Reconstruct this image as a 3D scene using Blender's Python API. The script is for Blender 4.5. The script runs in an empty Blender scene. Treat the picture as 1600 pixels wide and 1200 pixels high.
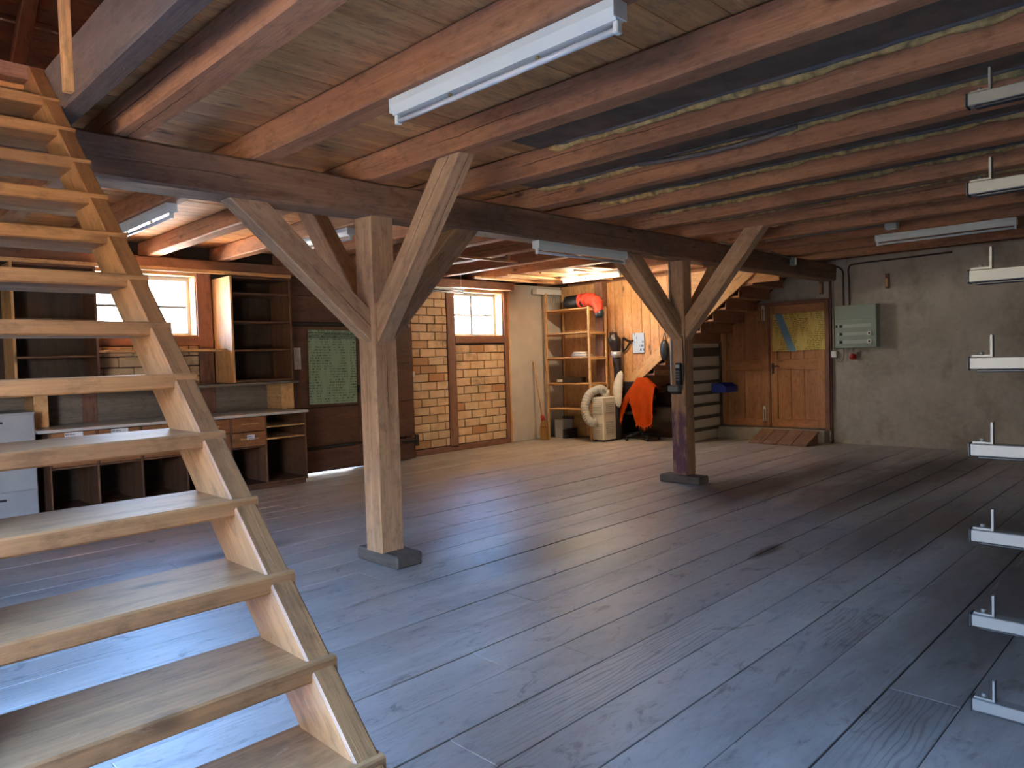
import bpy, bmesh, math, random
from mathutils import Vector, Matrix
from mathutils import noise as mnoise

random.seed(7)
SC = bpy.context.scene
COL = SC.collection

# ------------------------------------------------------------------ camera, world, sun, exposure
cam_d = bpy.data.cameras.new('camera'); cam = bpy.data.objects.new('camera', cam_d); COL.objects.link(cam)
SC.camera = cam
CAM_F, CAM_YAW, CAM_PITCH, CAM_ROLL = 1134.3, math.radians(44.84), math.radians(-2.057), math.radians(-1.754)
cam_d.sensor_fit = 'HORIZONTAL'; cam_d.sensor_width = 36.0; cam_d.lens = 36.0 * CAM_F / 1600.0
cam_d.clip_start = 0.02; cam_d.clip_end = 500
_f = Vector((math.cos(CAM_YAW) * math.cos(CAM_PITCH), math.sin(CAM_YAW) * math.cos(CAM_PITCH), math.sin(CAM_PITCH)))
_r = Vector((math.sin(CAM_YAW), -math.cos(CAM_YAW), 0)); _u = _r.cross(_f)
_r2 = _r * math.cos(CAM_ROLL) + _u * math.sin(CAM_ROLL); _u2 = -_r * math.sin(CAM_ROLL) + _u * math.cos(CAM_ROLL)
cam.matrix_world = Matrix(((_r2.x, _u2.x, -_f.x, 0), (_r2.y, _u2.y, -_f.y, 0), (_r2.z, _u2.z, -_f.z, 1.55), (0, 0, 0, 1)))

world = bpy.data.worlds.new('sky'); SC.world = world; world.use_nodes = True
bg = world.node_tree.nodes['Background']; bg.inputs['Strength'].default_value = 15.5
_tc = world.node_tree.nodes.new('ShaderNodeTexCoord'); _sx = world.node_tree.nodes.new('ShaderNodeSeparateXYZ'); _cr = world.node_tree.nodes.new('ShaderNodeValToRGB')
world.node_tree.links.new(_tc.outputs['Generated'], _sx.inputs[0]); world.node_tree.links.new(_sx.outputs[2], _cr.inputs[0]); world.node_tree.links.new(_cr.outputs[0], bg.inputs['Color'])
_cr.color_ramp.elements[0].position = 0.0; _cr.color_ramp.elements[0].color = (1.0, 0.95, 0.88, 1)          # bright haze at the horizon
_cr.color_ramp.elements[1].position = 1.0; _cr.color_ramp.elements[1].color = (0.12, 0.31, 0.85, 1)         # clear blue overhead
_e = _cr.color_ramp.elements.new(0.28); _e.color = (0.24, 0.50, 1.0, 1)
sun_d = bpy.data.lights.new('sun', 'SUN'); sun = bpy.data.objects.new('sun', sun_d); COL.objects.link(sun)
sun_d.energy = 650.0; sun_d.color = (1.0, 0.88, 0.70); sun_d.angle = math.radians(0.6)
sun.rotation_euler = Vector((-0.80, 0.03, -0.50)).to_track_quat('-Z', 'Y').to_euler()     # high sun along the window wall, from beyond the far wall
# openings through which the sky lights the room: portals, they only guide the sampling
def portal(name, loc, facing, sx, sy):
    d = bpy.data.lights.new(name, 'AREA'); d.shape = 'RECTANGLE'; d.size = sx; d.size_y = sy; d.cycles.is_portal = True
    o = bpy.data.objects.new(name, d); COL.objects.link(o); o.location = loc
    o.rotation_euler = Vector(facing).to_track_quat('-Z', 'Z').to_euler()
portal('portal_gate', (-1.40, 2.0, 1.30), (1, 0, 0), 2.9, 2.5)
portal('portal_window_1', (3.18, 9.80, 2.32), (0, -1, 0), 1.3, 0.85)
portal('portal_window_2', (8.69, 9.80, 2.32), (0, -1, 0), 1.3, 0.85)
SC.view_settings.view_transform = 'Standard'; SC.view_settings.look = 'None'
SC.view_settings.exposure = 1.78; SC.view_settings.gamma = 1.0; SC.view_settings.use_curve_mapping = False
SC.cycles.max_bounces = 5; SC.cycles.diffuse_bounces = 4; SC.cycles.glossy_bounces = 2; SC.cycles.use_adaptive_sampling = True; SC.cycles.adaptive_threshold = 0.03; SC.cycles.transparent_max_bounces = 12
SC.cycles.use_denoising = True; SC.cycles.sample_clamp_indirect = 12.0
SC.cycles.caustics_reflective = False; SC.cycles.caustics_refractive = False

# ------------------------------------------------------------------ materials
def srgb(r, g, b):
    f = lambda c: (c / 255) / 12.92 if c / 255 <= 0.04045 else ((c / 255 + 0.055) / 1.055) ** 2.4
    return (f(r), f(g), f(b), 1.0)
MATS = {}
class NT:
    """small helper around a material node tree"""
    def __init__(s, name, rough=0.6, metal=0.0, spec=0.5):
        s.m = bpy.data.materials.new(name); s.m.use_nodes = True; s.t = s.m.node_tree
        s.b = s.t.nodes['Principled BSDF']; s.b.inputs['Roughness'].default_value = rough; s.b.inputs['Metallic'].default_value = metal
        s.b.inputs['Specular IOR Level'].default_value = spec
        MATS[name] = s.m
    def n(s, typ, **kw):
        nd = s.t.nodes.new(typ)
        for k, v in kw.items():
            if k.startswith('i_'):
                nd.inputs[int(k[2:]) if k[2:].isdigit() else k[2:].replace('_', ' ')].default_value = v
            else: setattr(nd, k, v)
        return nd
    def l(s, a, b): s.t.links.new(a, b)
    def math(s, op, a, b=None, c=None, clamp=False):
        nd = s.n('ShaderNodeMath', operation=op, use_clamp=clamp)
        for i, v in enumerate((a, b, c)):
            if v is None: continue
            if isinstance(v, (int, float)): nd.inputs[i].default_value = v
            else: s.l(v, nd.inputs[i])
        return nd.outputs[0]
    def mix(s, f, a, b, typ='MIX'):
        nd = s.n('ShaderNodeMix', data_type='RGBA', blend_type=typ)
        for sock, v in ((nd.inputs[0], f), (nd.inputs[6], a), (nd.inputs[7], b)):
            if isinstance(v, (int, float)): sock.default_value = v
            elif isinstance(v, tuple): sock.default_value = v
            else: s.l(v, sock)
        return nd.outputs[2]
    def coords(s, scale, kind='Object', rnd=True):
        tc = s.n('ShaderNodeTexCoord'); v = tc.outputs['Object' if kind == 'World' else kind]
        if kind == 'World':
            v = s.n('ShaderNodeNewGeometry').outputs['Position']
        if rnd:
            oi = s.n('ShaderNodeObjectInfo')
            mul = s.n('ShaderNodeVectorMath', operation='SCALE'); mul.inputs[0].default_value = (37.0, 23.0, 51.0)
            s.l(oi.outputs['Random'], mul.inputs['Scale'])
            add = s.n('ShaderNodeVectorMath', operation='ADD'); s.l(v, add.inputs[0]); s.l(mul.outputs[0], add.inputs[1]); v = add.outputs[0]
        mp = s.n('ShaderNodeMapping'); mp.inputs['Scale'].default_value = scale; s.l(v, mp.inputs['Vector'])
        return mp.outputs[0]
    def noise(s, vec, scale=1.0, detail=4.0, rough=0.55, dist=0.0):
        nd = s.n('ShaderNodeTexNoise'); nd.inputs['Scale'].default_value = scale; nd.inputs['Detail'].default_value = detail
        nd.inputs['Roughness'].default_value = rough; nd.inputs['Distortion'].default_value = dist
        s.l(vec, nd.inputs['Vector']); return nd.outputs['Fac']
    def ramp(s, f, lo, hi):
        nd = s.n('ShaderNodeMapRange', i_1=lo, i_2=hi); nd.clamp = True; s.l(f, nd.inputs[0]); return nd.outputs[0]
    def bump(s, h, strength=0.2, dist=0.01):
        nd = s.n('ShaderNodeBump'); nd.inputs['Strength'].default_value = strength; nd.inputs['Distance'].default_value = dist
        s.l(h, nd.inputs['Height']); s.l(nd.outputs[0], s.b.inputs['Normal'])
    def color(s, c): s.l(c, s.b.inputs['Base Color'])

def wood(name, light, dark, rough=0.65, knots=0.5, crack=False, var=0.25, grime=0.0, spec=0.4, purple=False, gscale=1.0, scuff=0.35):
    """timber whose grain runs along the local X axis"""
    t = NT(name, rough, spec=spec)
    big = t.noise(t.coords((0.55 * gscale, 6 * gscale, 6 * gscale)), 1.0, 5, 0.6, 0.6)
    fine = t.noise(t.coords((2.2 * gscale, 75 * gscale, 75 * gscale)), 1.0, 4, 0.6, 0.3)
    c = t.mix(t.ramp(big, 0.3, 0.7), srgb(*dark), srgb(*light))
    c = t.mix(t.ramp(fine, 0.25, 0.6), t.mix(0.35, c, srgb(*[x * 0.55 for x in dark])), c)
    if knots:
        vo = t.n('ShaderNodeTexVoronoi'); vo.inputs['Scale'].default_value = 1.0; t.l(t.coords((1.6, 4.5, 4.5)), vo.inputs['Vector'])
        sep = t.n('ShaderNodeSeparateColor'); t.l(vo.outputs['Color'], sep.inputs[0])
        k = t.math('MULTIPLY', t.ramp(vo.outputs['Distance'], 0.13, 0.05), t.math('GREATER_THAN', sep.outputs[0], 1 - knots))
        c = t.mix(t.math('MULTIPLY', k, 0.8), c, srgb(*[x * 0.42 for x in dark]))
    if grime:
        g = t.noise(t.coords((0.9, 1.4, 1.4)), 1.3, 5, 0.65)
        c = t.mix(t.math('MULTIPLY', t.ramp(g, 0.45, 0.7), grime), c, srgb(92, 84, 78))
    mot = t.noise(t.coords((9, 22, 22)), 1.0, 6, 0.7)
    c = t.mix(t.math('MULTIPLY', t.ramp(mot, 0.5, 0.32), 0.5), c, srgb(*[x * 0.6 for x in dark]))
    scf = t.noise(t.coords((5, 26, 26)), 1.0, 5, 0.75, 1.2)
    c = t.mix(t.math('MULTIPLY', t.ramp(scf, 0.63, 0.74), scuff), c, srgb(*[min(255, x * 0.6 + 98) for x in light]))
    oi = t.n('ShaderNodeObjectInfo')
    hsv = t.n('ShaderNodeHueSaturation')
    t.l(t.math('MULTIPLY_ADD', oi.outputs['Random'], var, 1 - var * 0.55), hsv.inputs['Value']); t.l(c, hsv.inputs['Color']); c = hsv.outputs[0]
    h = fine
    if crack:
        tc = t.n('ShaderNodeTexCoord'); sp = t.n('ShaderNodeSeparateXYZ'); t.l(tc.outputs['Object'], sp.inputs[0])
        w1 = t.noise(t.coords((0.9, 0.0, 0.0)), 1.0, 4, 0.6); w2 = t.noise(t.coords((0.7, 0.0, 0.0)), 1.7, 4, 0.6)
        gate = t.ramp(t.noise(t.coords((0.5, 0, 0)), 1.0, 2), 0.50, 0.60)
        d1 = t.math('ABSOLUTE', t.math('SUBTRACT', sp.outputs[1], t.math('MULTIPLY_ADD', w1, 0.07, -0.02)))
        d2 = t.math('ABSOLUTE', t.math('SUBTRACT', sp.outputs[2], t.math('MULTIPLY_ADD', w2, 0.06, -0.035)))
        cr = t.math('MULTIPLY', t.ramp(t.math('MINIMUM', d1, d2), 0.0036, 0.0012), gate)
        c = t.mix(t.math('MULTIPLY', cr, 0.9), c, srgb(28, 18, 14))
        h = t.math('SUBTRACT', fine, t.math('MULTIPLY', cr, 3.0))
    if purple:
        tc = t.n('ShaderNodeTexCoord'); sp = t.n('ShaderNodeSeparateXYZ'); t.l(tc.outputs['Object'], sp.inputs[0])
        pn = t.noise(t.coords((2.5, 9, 9), rnd=False), 1.0, 5, 0.7)
        # paint splashed over the lower half of one face of the shaft (local X runs up the post)
        hgt = t.ramp(sp.outputs[0], -0.25, -0.55)
        m = t.math('MULTIPLY', t.ramp(t.math('ADD', pn, t.math('MULTIPLY', hgt, 0.2)), 0.56, 0.74), t.math('MULTIPLY', hgt, t.ramp(sp.outputs[2], 0.075, 0.088)))
        c = t.mix(t.math('MULTIPLY', m, 0.85), c, srgb(84, 48, 84))
    t.color(c); t.bump(t.math('ADD', h, t.math('MULTIPLY', mot, 0.6)), 0.35, 0.005)
    return t.m

def plain(name, col, rough=0.5, metal=0.0, spec=0.5, var=0.0, nscale=0, ncol=None, namt=0.5, bump=0.0):
    t = NT(name, rough, metal, spec); c = srgb(*col)
    if nscale:
        f = t.noise(t.coords((1, 1, 1)), nscale, 5, 0.6); c = t.mix(t.math('MULTIPLY', t.ramp(f, 0.35, 0.68), namt), c, srgb(*ncol)); t.color(c)
        if bump: t.bump(f, bump, 0.01)
    else: t.b.inputs['Base Color'].default_value = c
    return t.m

wood('joist_wood', (202, 144, 104), (162, 108, 74), 0.62, 0.35, crack=True, var=0.2, grime=0.25)
wood('beam_wood', (160, 124, 98), (124, 90, 70), 0.65, 0.55, crack=True, grime=0.45, var=0.05)
wood('post_wood', (218, 176, 136), (182, 140, 102), 0.68, 0.3, crack=True, var=0.12, grime=0.12)
wood('post_painted', (206, 164, 128), (170, 128, 96), 0.68, 0.3, crack=True, var=0.05, purple=True)
wood('block_wood', (128, 118, 108), (92, 82, 74), 0.75, 0.0, grime=0.6)
wood('trimmer_wood', (128, 112, 102), (98, 80, 70), 0.6, 0.2, grime=0.4)
wood('deck_wood', (240, 180, 118), (206, 140, 86), 0.6, 0.75, var=0.35, grime=0.12)
wood('stair_wood', (192, 140, 90), (146, 100, 62), 0.5, 0.5, var=0.14, grime=0.25, spec=0.5)
wood('panel_wood', (226, 170, 114), (198, 138, 86), 0.5, 0.8, var=0.16)
wood('pale_wood', (232, 186, 130), (206, 152, 96), 0.55, 0.3, var=0.14)
wood('door_wood', (194, 138, 92), (158, 106, 68), 0.5, 0.6, var=0.14)
wood('gate_wood', (112, 76, 56), (84, 54, 40), 0.6, 0.3, var=0.2)
wood('shelf_wood', (136, 96, 68), (100, 66, 48), 0.6, 0.3, var=0.25)
wood('frame_wood', (156, 112, 90), (122, 84, 66), 0.65, 0.3, var=0.2)
wood('grey_wood', (146, 132, 118), (112, 100, 88), 0.7, 0.2, var=0.2)
wood('ramp_wood', (158, 122, 96), (126, 92, 70), 0.7, 0.2, var=0.25)
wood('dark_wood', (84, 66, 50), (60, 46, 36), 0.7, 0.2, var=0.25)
wood('drawer_wood', (174, 118, 76), (144, 92, 56), 0.5, 0.3, var=0.15)
wood('attic_wood', (176, 130, 106), (136, 94, 76), 0.75, 0.2, var=0.3)

def floor_mat():
    t = NT('floor_wood', 0.42, spec=0.5)
    big = t.noise(t.coords((0.5, 2.5, 2.5)), 1.0, 6, 0.65, 0.5)
    fine = t.noise(t.coords((1.6, 60, 60)), 1.0, 4, 0.6, 0.4)
    c = t.mix(t.ramp(big, 0.30, 0.70), srgb(158, 152, 145), srgb(190, 184, 176))
    # cathedral grain on some boards: ring-like bands stretched along the board
    wv = t.n('ShaderNodeTexWave', wave_type='BANDS', bands_direction='Y'); wv.inputs['Scale'].default_value = 9.0; wv.inputs['Distortion'].default_value = 14.0
    wv.inputs['Detail'].default_value = 3; wv.inputs['Detail Scale'].default_value = 0.7; t.l(t.coords((0.22, 1.3, 1.3)), wv.inputs['Vector'])
    gate = t.ramp(t.noise(t.coords((0.6, 1.6, 1)), 1.0, 3), 0.54, 0.66)
    c = t.mix(t.math('MULTIPLY', t.math('MULTIPLY', t.ramp(wv.outputs['Fac'], 0.70, 0.97), gate), 0.5), c, srgb(88, 80, 76))
    c = t.mix(t.math('MULTIPLY', t.ramp(fine, 0.38, 0.22), 0.35), c, srgb(110, 100, 92))
    mk = t.noise(t.coords((3.0, 7.0, 1), 'World', False), 1.0, 6, 0.72, 1.0)                # irregular dark marks and dents
    c = t.mix(t.math('MULTIPLY', t.ramp(mk, 0.57, 0.68), 0.65), c, srgb(92, 82, 76))
    dt = t.noise(t.coords((9, 26, 1), 'World', False), 1.0, 5, 0.75)
    c = t.mix(t.math('MULTIPLY', t.ramp(dt, 0.5, 0.30), 0.35), c, srgb(118, 108, 100))
    # worn dark patches and scuffs, fixed on the floor; long right-hand patch is painted shade
    s1 = t.noise(t.coords((0.42, 0.95, 1), 'World', False), 1.0, 6, 0.68, 0.6)
    c = t.mix(t.math('MULTIPLY', t.ramp(s1, 0.56, 0.72), 0.45), c, srgb(84, 74, 68))
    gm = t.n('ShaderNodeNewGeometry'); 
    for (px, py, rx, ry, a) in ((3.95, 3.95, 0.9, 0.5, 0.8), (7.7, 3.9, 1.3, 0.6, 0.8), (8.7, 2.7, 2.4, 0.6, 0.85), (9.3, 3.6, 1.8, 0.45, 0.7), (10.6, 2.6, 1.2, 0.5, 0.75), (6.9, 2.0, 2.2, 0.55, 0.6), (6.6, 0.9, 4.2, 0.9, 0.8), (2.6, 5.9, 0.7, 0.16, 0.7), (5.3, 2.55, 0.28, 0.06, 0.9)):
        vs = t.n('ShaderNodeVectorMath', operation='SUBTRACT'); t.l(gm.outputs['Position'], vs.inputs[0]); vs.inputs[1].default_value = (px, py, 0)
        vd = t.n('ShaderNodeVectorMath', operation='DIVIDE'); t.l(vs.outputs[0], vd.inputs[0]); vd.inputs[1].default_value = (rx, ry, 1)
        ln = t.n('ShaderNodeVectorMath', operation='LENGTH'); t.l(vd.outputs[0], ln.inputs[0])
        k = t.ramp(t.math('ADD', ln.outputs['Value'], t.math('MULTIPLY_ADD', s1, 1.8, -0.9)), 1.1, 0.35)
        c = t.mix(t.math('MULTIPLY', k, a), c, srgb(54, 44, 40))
    s2 = t.noise(t.coords((1.2, 9, 1), 'World', False), 1.0, 5, 0.7, 0.5)
    c = t.mix(t.math('MULTIPLY', t.ramp(s2, 0.63, 0.74), 0.6), c, srgb(196, 194, 192))
    oi = t.n('ShaderNodeObjectInfo'); hsv = t.n('ShaderNodeHueSaturation')
    t.l(t.math('MULTIPLY_ADD', oi.outputs['Random'], 0.10, 0.95), hsv.inputs['Value']); t.l(c, hsv.inputs['Color']); t.color(hsv.outputs[0])
    t.l(t.math('MULTIPLY_ADD', s1, 0.3, 0.28), t.b.inputs['Roughness'])
    t.bump(fine, 0.15, 0.003)
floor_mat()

def concrete_mat():
    t = NT('concrete', 0.85, spec=0.3)
    a = t.noise(t.coords((1, 1, 1), 'World', False), 0.9, 7, 0.62); b = t.noise(t.coords((1, 1, 1), 'World', False), 14, 4, 0.6); d = t.noise(t.coords((1, 1, 0.6), 'World', False), 2.6, 5, 0.6)
    c = t.mix(t.ramp(a, 0.36, 0.66), srgb(152, 144, 133), srgb(188, 180, 170))
    c = t.mix(t.math('MULTIPLY', t.ramp(d, 0.52, 0.7), 0.45), c, srgb(108, 96, 80)); c = t.mix(t.math('MULTIPLY', t.ramp(b, 0.4, 0.65), 0.25), c, srgb(196, 188, 172))
    v = t.n('ShaderNodeTexVoronoi'); v.inputs['Scale'].default_value = 6.0; t.l(t.coords((1, 1, 1), 'World', False), v.inputs['Vector'])
    c = t.mix(t.math('MULTIPLY', t.ramp(v.outputs['Distance'], 0.06, 0.03), 0.5), c, srgb(70, 60, 52))
    t.color(c); t.bump(b, 0.3, 0.006)
concrete_mat()
def brick_mat():
    t = NT('brick', 0.85, spec=0.2)
    a = t.noise(t.coords((1, 1, 1)), 5, 5, 0.65); g = t.noise(t.coords((1, 1, 1), 'World', False), 2.2, 5, 0.65)
    c = t.mix(t.ramp(a, 0.35, 0.7), srgb(206, 168, 128), srgb(226, 200, 164))
    oi = t.n('ShaderNodeObjectInfo'); c = t.mix(t.ramp(oi.outputs['Random'], 0.78, 0.98), c, srgb(178, 132, 92))
    c = t.mix(t.math('MULTIPLY', t.ramp(g, 0.56, 0.72), 0.7), c, srgb(120, 100, 74)); t.color(c); t.bump(a, 0.35, 0.008)
brick_mat()
plain('mortar', (74, 62, 52), 0.95, nscale=20, ncol=(66, 54, 44), spec=0.1)
plain('plaster', (204, 196, 184), 0.85, nscale=4, ncol=(180, 170, 156), spec=0.2)
plain('wall_grey', (150, 140, 128), 0.9, nscale=3, ncol=(120, 110, 98), spec=0.2)
plain('asphalt', (84, 82, 82), 0.95, nscale=2, ncol=(70, 68, 68), spec=0.1)
plain('blocker_dark', (34, 34, 32), 0.9, nscale=3, ncol=(24, 24, 22), spec=0.1)
plain('muntin_paint', (150, 150, 148), 0.5)
plain('ground_gravel', (206, 196, 178), 0.95, nscale=3, ncol=(176, 166, 148), spec=0.1)
plain('fibre_board', (136, 112, 92), 0.85, nscale=5, ncol=(84, 66, 54), spec=0.15)
plain('kraft_paper', (126, 114, 104), 0.7, nscale=9, ncol=(84, 80, 80), spec=0.3)
plain('insulation', (222, 188, 120), 0.95, nscale=14, ncol=(96, 80, 60), namt=0.8, spec=0.1, bump=0.8)
plain('white_paint', (226, 226, 222), 0.4)
plain('lamp_white', (220, 226, 224), 0.35)
plain('lamp_tube', (210, 214, 218), 0.2)
def tube_on():
    t = NT('lamp_tube_lit', 0.3); t.b.inputs['Base Color'].default_value = (0.8, 0.8, 0.8, 1)
    t.b.inputs['Emission Color'].default_value = (1.0, 0.84, 0.60, 1); t.b.inputs['Emission Strength'].default_value = 95.0
tube_on()
plain('steel_grey', (128, 125, 118), 0.45, 0.3, nscale=12, ncol=(128, 124, 118))
plain('dark_metal', (46, 44, 44), 0.5, 0.3)
plain('black_plastic', (30, 30, 32), 0.45)
plain('black_bag', (34, 38, 46), 0.35, nscale=8, ncol=(18, 20, 24))
plain('red_fabric', (198, 62, 40), 0.7, nscale=9, ncol=(150, 40, 28))
plain('orange_fabric', (236, 96, 22), 0.8, nscale=7, ncol=(196, 70, 14), spec=0.2)
plain('tarp_dark', (46, 34, 32), 0.38, nscale=10, ncol=(22, 16, 16), bump=0.6)
plain('silver_tape', (190, 186, 190), 0.3, 0.5)
plain('cream_plastic', (226, 218, 200), 0.5)
plain('hose_grey', (186, 182, 172), 0.6)
plain('panel_green', (142, 154, 144), 0.45)
plain('panel_light', (176, 186, 178), 0.45)
plain('cable_grey', (140, 132, 120), 0.6)
plain('cable_dark', (70, 62, 58), 0.6)
plain('pipe_brown', (92, 58, 48), 0.6)
plain('plug_red', (160, 34, 24), 0.45)
plain('bin_blue', (48, 66, 160), 0.4)
plain('rail_grey', (96, 88, 76), 0.6, 0.2, nscale=6, ncol=(70, 64, 54))
plain('board_white', (222, 214, 196), 0.7, nscale=3, ncol=(200, 190, 170))
plain('sack_white', (224, 214, 196), 0.85, nscale=10, ncol=(190, 178, 158))
plain('straw', (206, 160, 92), 0.85, nscale=40, ncol=(150, 108, 56))
plain('grey_board', (168, 170, 172), 0.7, nscale=3, ncol=(142, 144, 148))
plain('counter_top', (206, 204, 200), 0.35, nscale=4, ncol=(180, 176, 170))
plain('brass', (190, 160, 100), 0.35, 0.8)
def glass_mat():
    t = NT('window_glass', 0.05); tr = t.n('ShaderNodeBsdfTransparent'); tr.inputs[0].default_value = (0.96, 0.98, 0.98, 1)
    gl = t.n('ShaderNodeBsdfGlossy'); gl.inputs['Roughness'].default_value = 0.03; ms = t.n('ShaderNodeMixShader'); ms.inputs[0].default_value = 0.06
    t.l(tr.outputs[0], ms.inputs[1]); t.l(gl.outputs[0], ms.inputs[2]); t.l(ms.outputs[0], t.t.nodes['Material Output'].inputs[0])
glass_mat()
def print_mat(name, paper, ink, rows, xfreq, thr=0.5, head=None, stripe=None):
    """printed sheet: local x across, local y up, both in metres from the sheet's centre"""
    t = NT(name, 0.8, spec=0.2)
    tc = t.n('ShaderNodeTexCoord'); sp = t.n('ShaderNodeSeparateXYZ'); t.l(tc.outputs['Object'], sp.inputs[0])
    x, y = sp.outputs[0], sp.outputs[1]
    yr = t.math('MULTIPLY', y, rows); row = t.math('FLOOR', yr); fr = t.math('FRACT', yr)
    cb = t.n('ShaderNodeCombineXYZ'); t.l(t.math('MULTIPLY', x, xfreq), cb.inputs[0]); t.l(t.math('MULTIPLY', row, 7.31), cb.inputs[1])
    g = t.noise(cb.outputs[0], 1.0, 3, 0.7)
    cb2 = t.n('ShaderNodeCombineXYZ'); t.l(t.math('MULTIPLY', x, 9.0), cb2.inputs[0]); t.l(t.math('MULTIPLY', y, 2.0), cb2.inputs[1])
    colm = t.ramp(t.noise(cb2.outputs[0], 1.0, 2), 0.44, 0.5)
    inkf = t.math('MULTIPLY', t.math('MULTIPLY', t.math('GREATER_THAN', g, thr), t.math('LESS_THAN', fr, 0.55)), colm)
    c = t.mix(t.math('MULTIPLY', inkf, 0.75), srgb(*paper), srgb(*ink))
    if head:
        top, bot = head
        rr = t.math('MULTIPLY', y, 46); inh = t.math('MULTIPLY', t.math('LESS_THAN', y, top), t.math('GREATER_THAN', y, bot))
        hb = t.math('MULTIPLY', inh, t.math('LESS_THAN', t.math('FRACT', rr), 0.6))
        cb3 = t.n('ShaderNodeCombineXYZ'); t.l(t.math('MULTIPLY', x, 60), cb3.inputs[0]); t.l(t.math('FLOOR', rr), cb3.inputs[1])
        hb = t.math('MULTIPLY', hb, t.math('GREATER_THAN', t.noise(cb3.outputs[0], 1.0, 2), 0.42))
        c = t.mix(t.math('MULTIPLY', hb, 0.85), c, srgb(*ink))
    if stripe:
        x0, k, w, col = stripe
        d = t.math('ABSOLUTE', t.math('SUBTRACT', x, t.math('MULTIPLY_ADD', y, k, x0)))
        n = t.noise(t.coords((1, 1, 1), rnd=False), 18, 3)
        c = t.mix(t.math('MULTIPLY', t.ramp(t.math('ADD', d, t.math('MULTIPLY_ADD', n, 0.03, -0.015)), w, w * 0.75), 0.85), c, srgb(*col))
    t.color(c)
print_mat('print_green', (142, 164, 140), (44, 66, 50), 26, 70, 0.5, head=(0.50, 0.40))
print_mat('print_yellow', (216, 194, 116), (112, 92, 40), 34, 60, 0.47)
print_mat('print_yellow_blue', (216, 192, 112), (112, 92, 40), 34, 60, 0.47, stripe=(0.02, -0.40, 0.075, (96, 150, 190)))
print_mat('print_note', (226, 222, 208), (90, 90, 96), 60, 120, 0.5)
print_mat('print_label', (232, 232, 236), (50, 56, 90), 38, 130, 0.46)
print_mat('print_photo', (186, 204, 226), (46, 56, 84), 14, 16, 0.52)

# ------------------------------------------------------------------ builders
WM = {}           # world matrix of every parent
def tag(o, label=None, cat=None, group=None, kind=None):
    if label: o['label'] = label
    if cat: o['category'] = cat
    if group: o['group'] = group
    if kind: o['kind'] = kind
    return o
def link(name, mesh, mat, parent=None, M=None):
    o = bpy.data.objects.new(name, mesh); COL.objects.link(o)
    M = M or Matrix.Identity(4)
    if parent is not None:
        o.parent = parent; o.matrix_basis = WM[parent.name].inverted() @ M
    else: o.matrix_basis = M
    WM[o.name] = M
    if mat and mesh is not None and not mesh.materials: mesh.materials.append(MATS[mat])
    return o
def thing(name, loc, label=None, cat=None, group=None, kind=None, rotz=0.0):
    M = Matrix.Translation(loc) @ Matrix.Rotation(rotz, 4, 'Z')
    return tag(link(name, None, None, None, M), label, cat, group, kind)
def finish(bm, name, smooth=False):
    bmesh.ops.recalc_face_normals(bm, faces=bm.faces)
    me = bpy.data.meshes.new(name); bm.to_mesh(me); bm.free()
    if smooth:
        for p in me.polygons: p.use_smooth = True
    return me
_boxes = {}
def box_mesh(name, a, b, c, bev, mat):
    key = (round(a, 4), round(b, 4), round(c, 4), bev, mat)
    if key in _boxes: return _boxes[key]
    bm = bmesh.new(); bmesh.ops.create_cube(bm, size=1.0); bmesh.ops.scale(bm, vec=(a, b, c), verts=bm.verts)
    if bev: bmesh.ops.bevel(bm, geom=bm.edges[:], offset=min(bev, 0.3 * min(a, b, c)), segments=1, affect='EDGES')
    me = finish(bm, name); _boxes[key] = me; return me
AX = {0: Matrix(((1, 0, 0), (0, 1, 0), (0, 0, 1))), 1: Matrix(((0, -1, 0), (1, 0, 0), (0, 0, 1))), 2: Matrix(((0, 0, -1), (0, 1, 0), (1, 0, 0)))}
def board(name, x, y, z, mat, parent=None, bev=0.004, long=None, M=None):
    """box given by three (min, max) pairs, its local X along the longest side; M places it from a local frame"""
    lo = Vector((min(x), min(y), min(z))); hi = Vector((max(x), max(y), max(z))); s = hi - lo; c = (lo + hi) / 2
    ax = max(range(3), key=lambda i: s[i]) if long is None else long
    d = {0: (s.x, s.y, s.z), 1: (s.y, s.x, s.z), 2: (s.z, s.y, s.x)}[ax]
    W = Matrix.Translation(c) @ AX[ax].to_4x4()
    if M is not None: W = M @ W
    return link(name, box_mesh(name, *d, bev, mat), mat, parent, W)
def axes(p0, direction, up=(0, 0, 1)):
    a = Vector(direction).normalized(); u = Vector(up); s = u.cross(a)
    if s.length < 1e-5: s = Vector((0, 1, 0))
    s.normalize(); u = a.cross(s)
    return Matrix(((a.x, s.x, u.x, p0[0]), (a.y, s.y, u.y, p0[1]), (a.z, s.z, u.z, p0[2]), (0, 0, 0, 1)))
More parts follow.
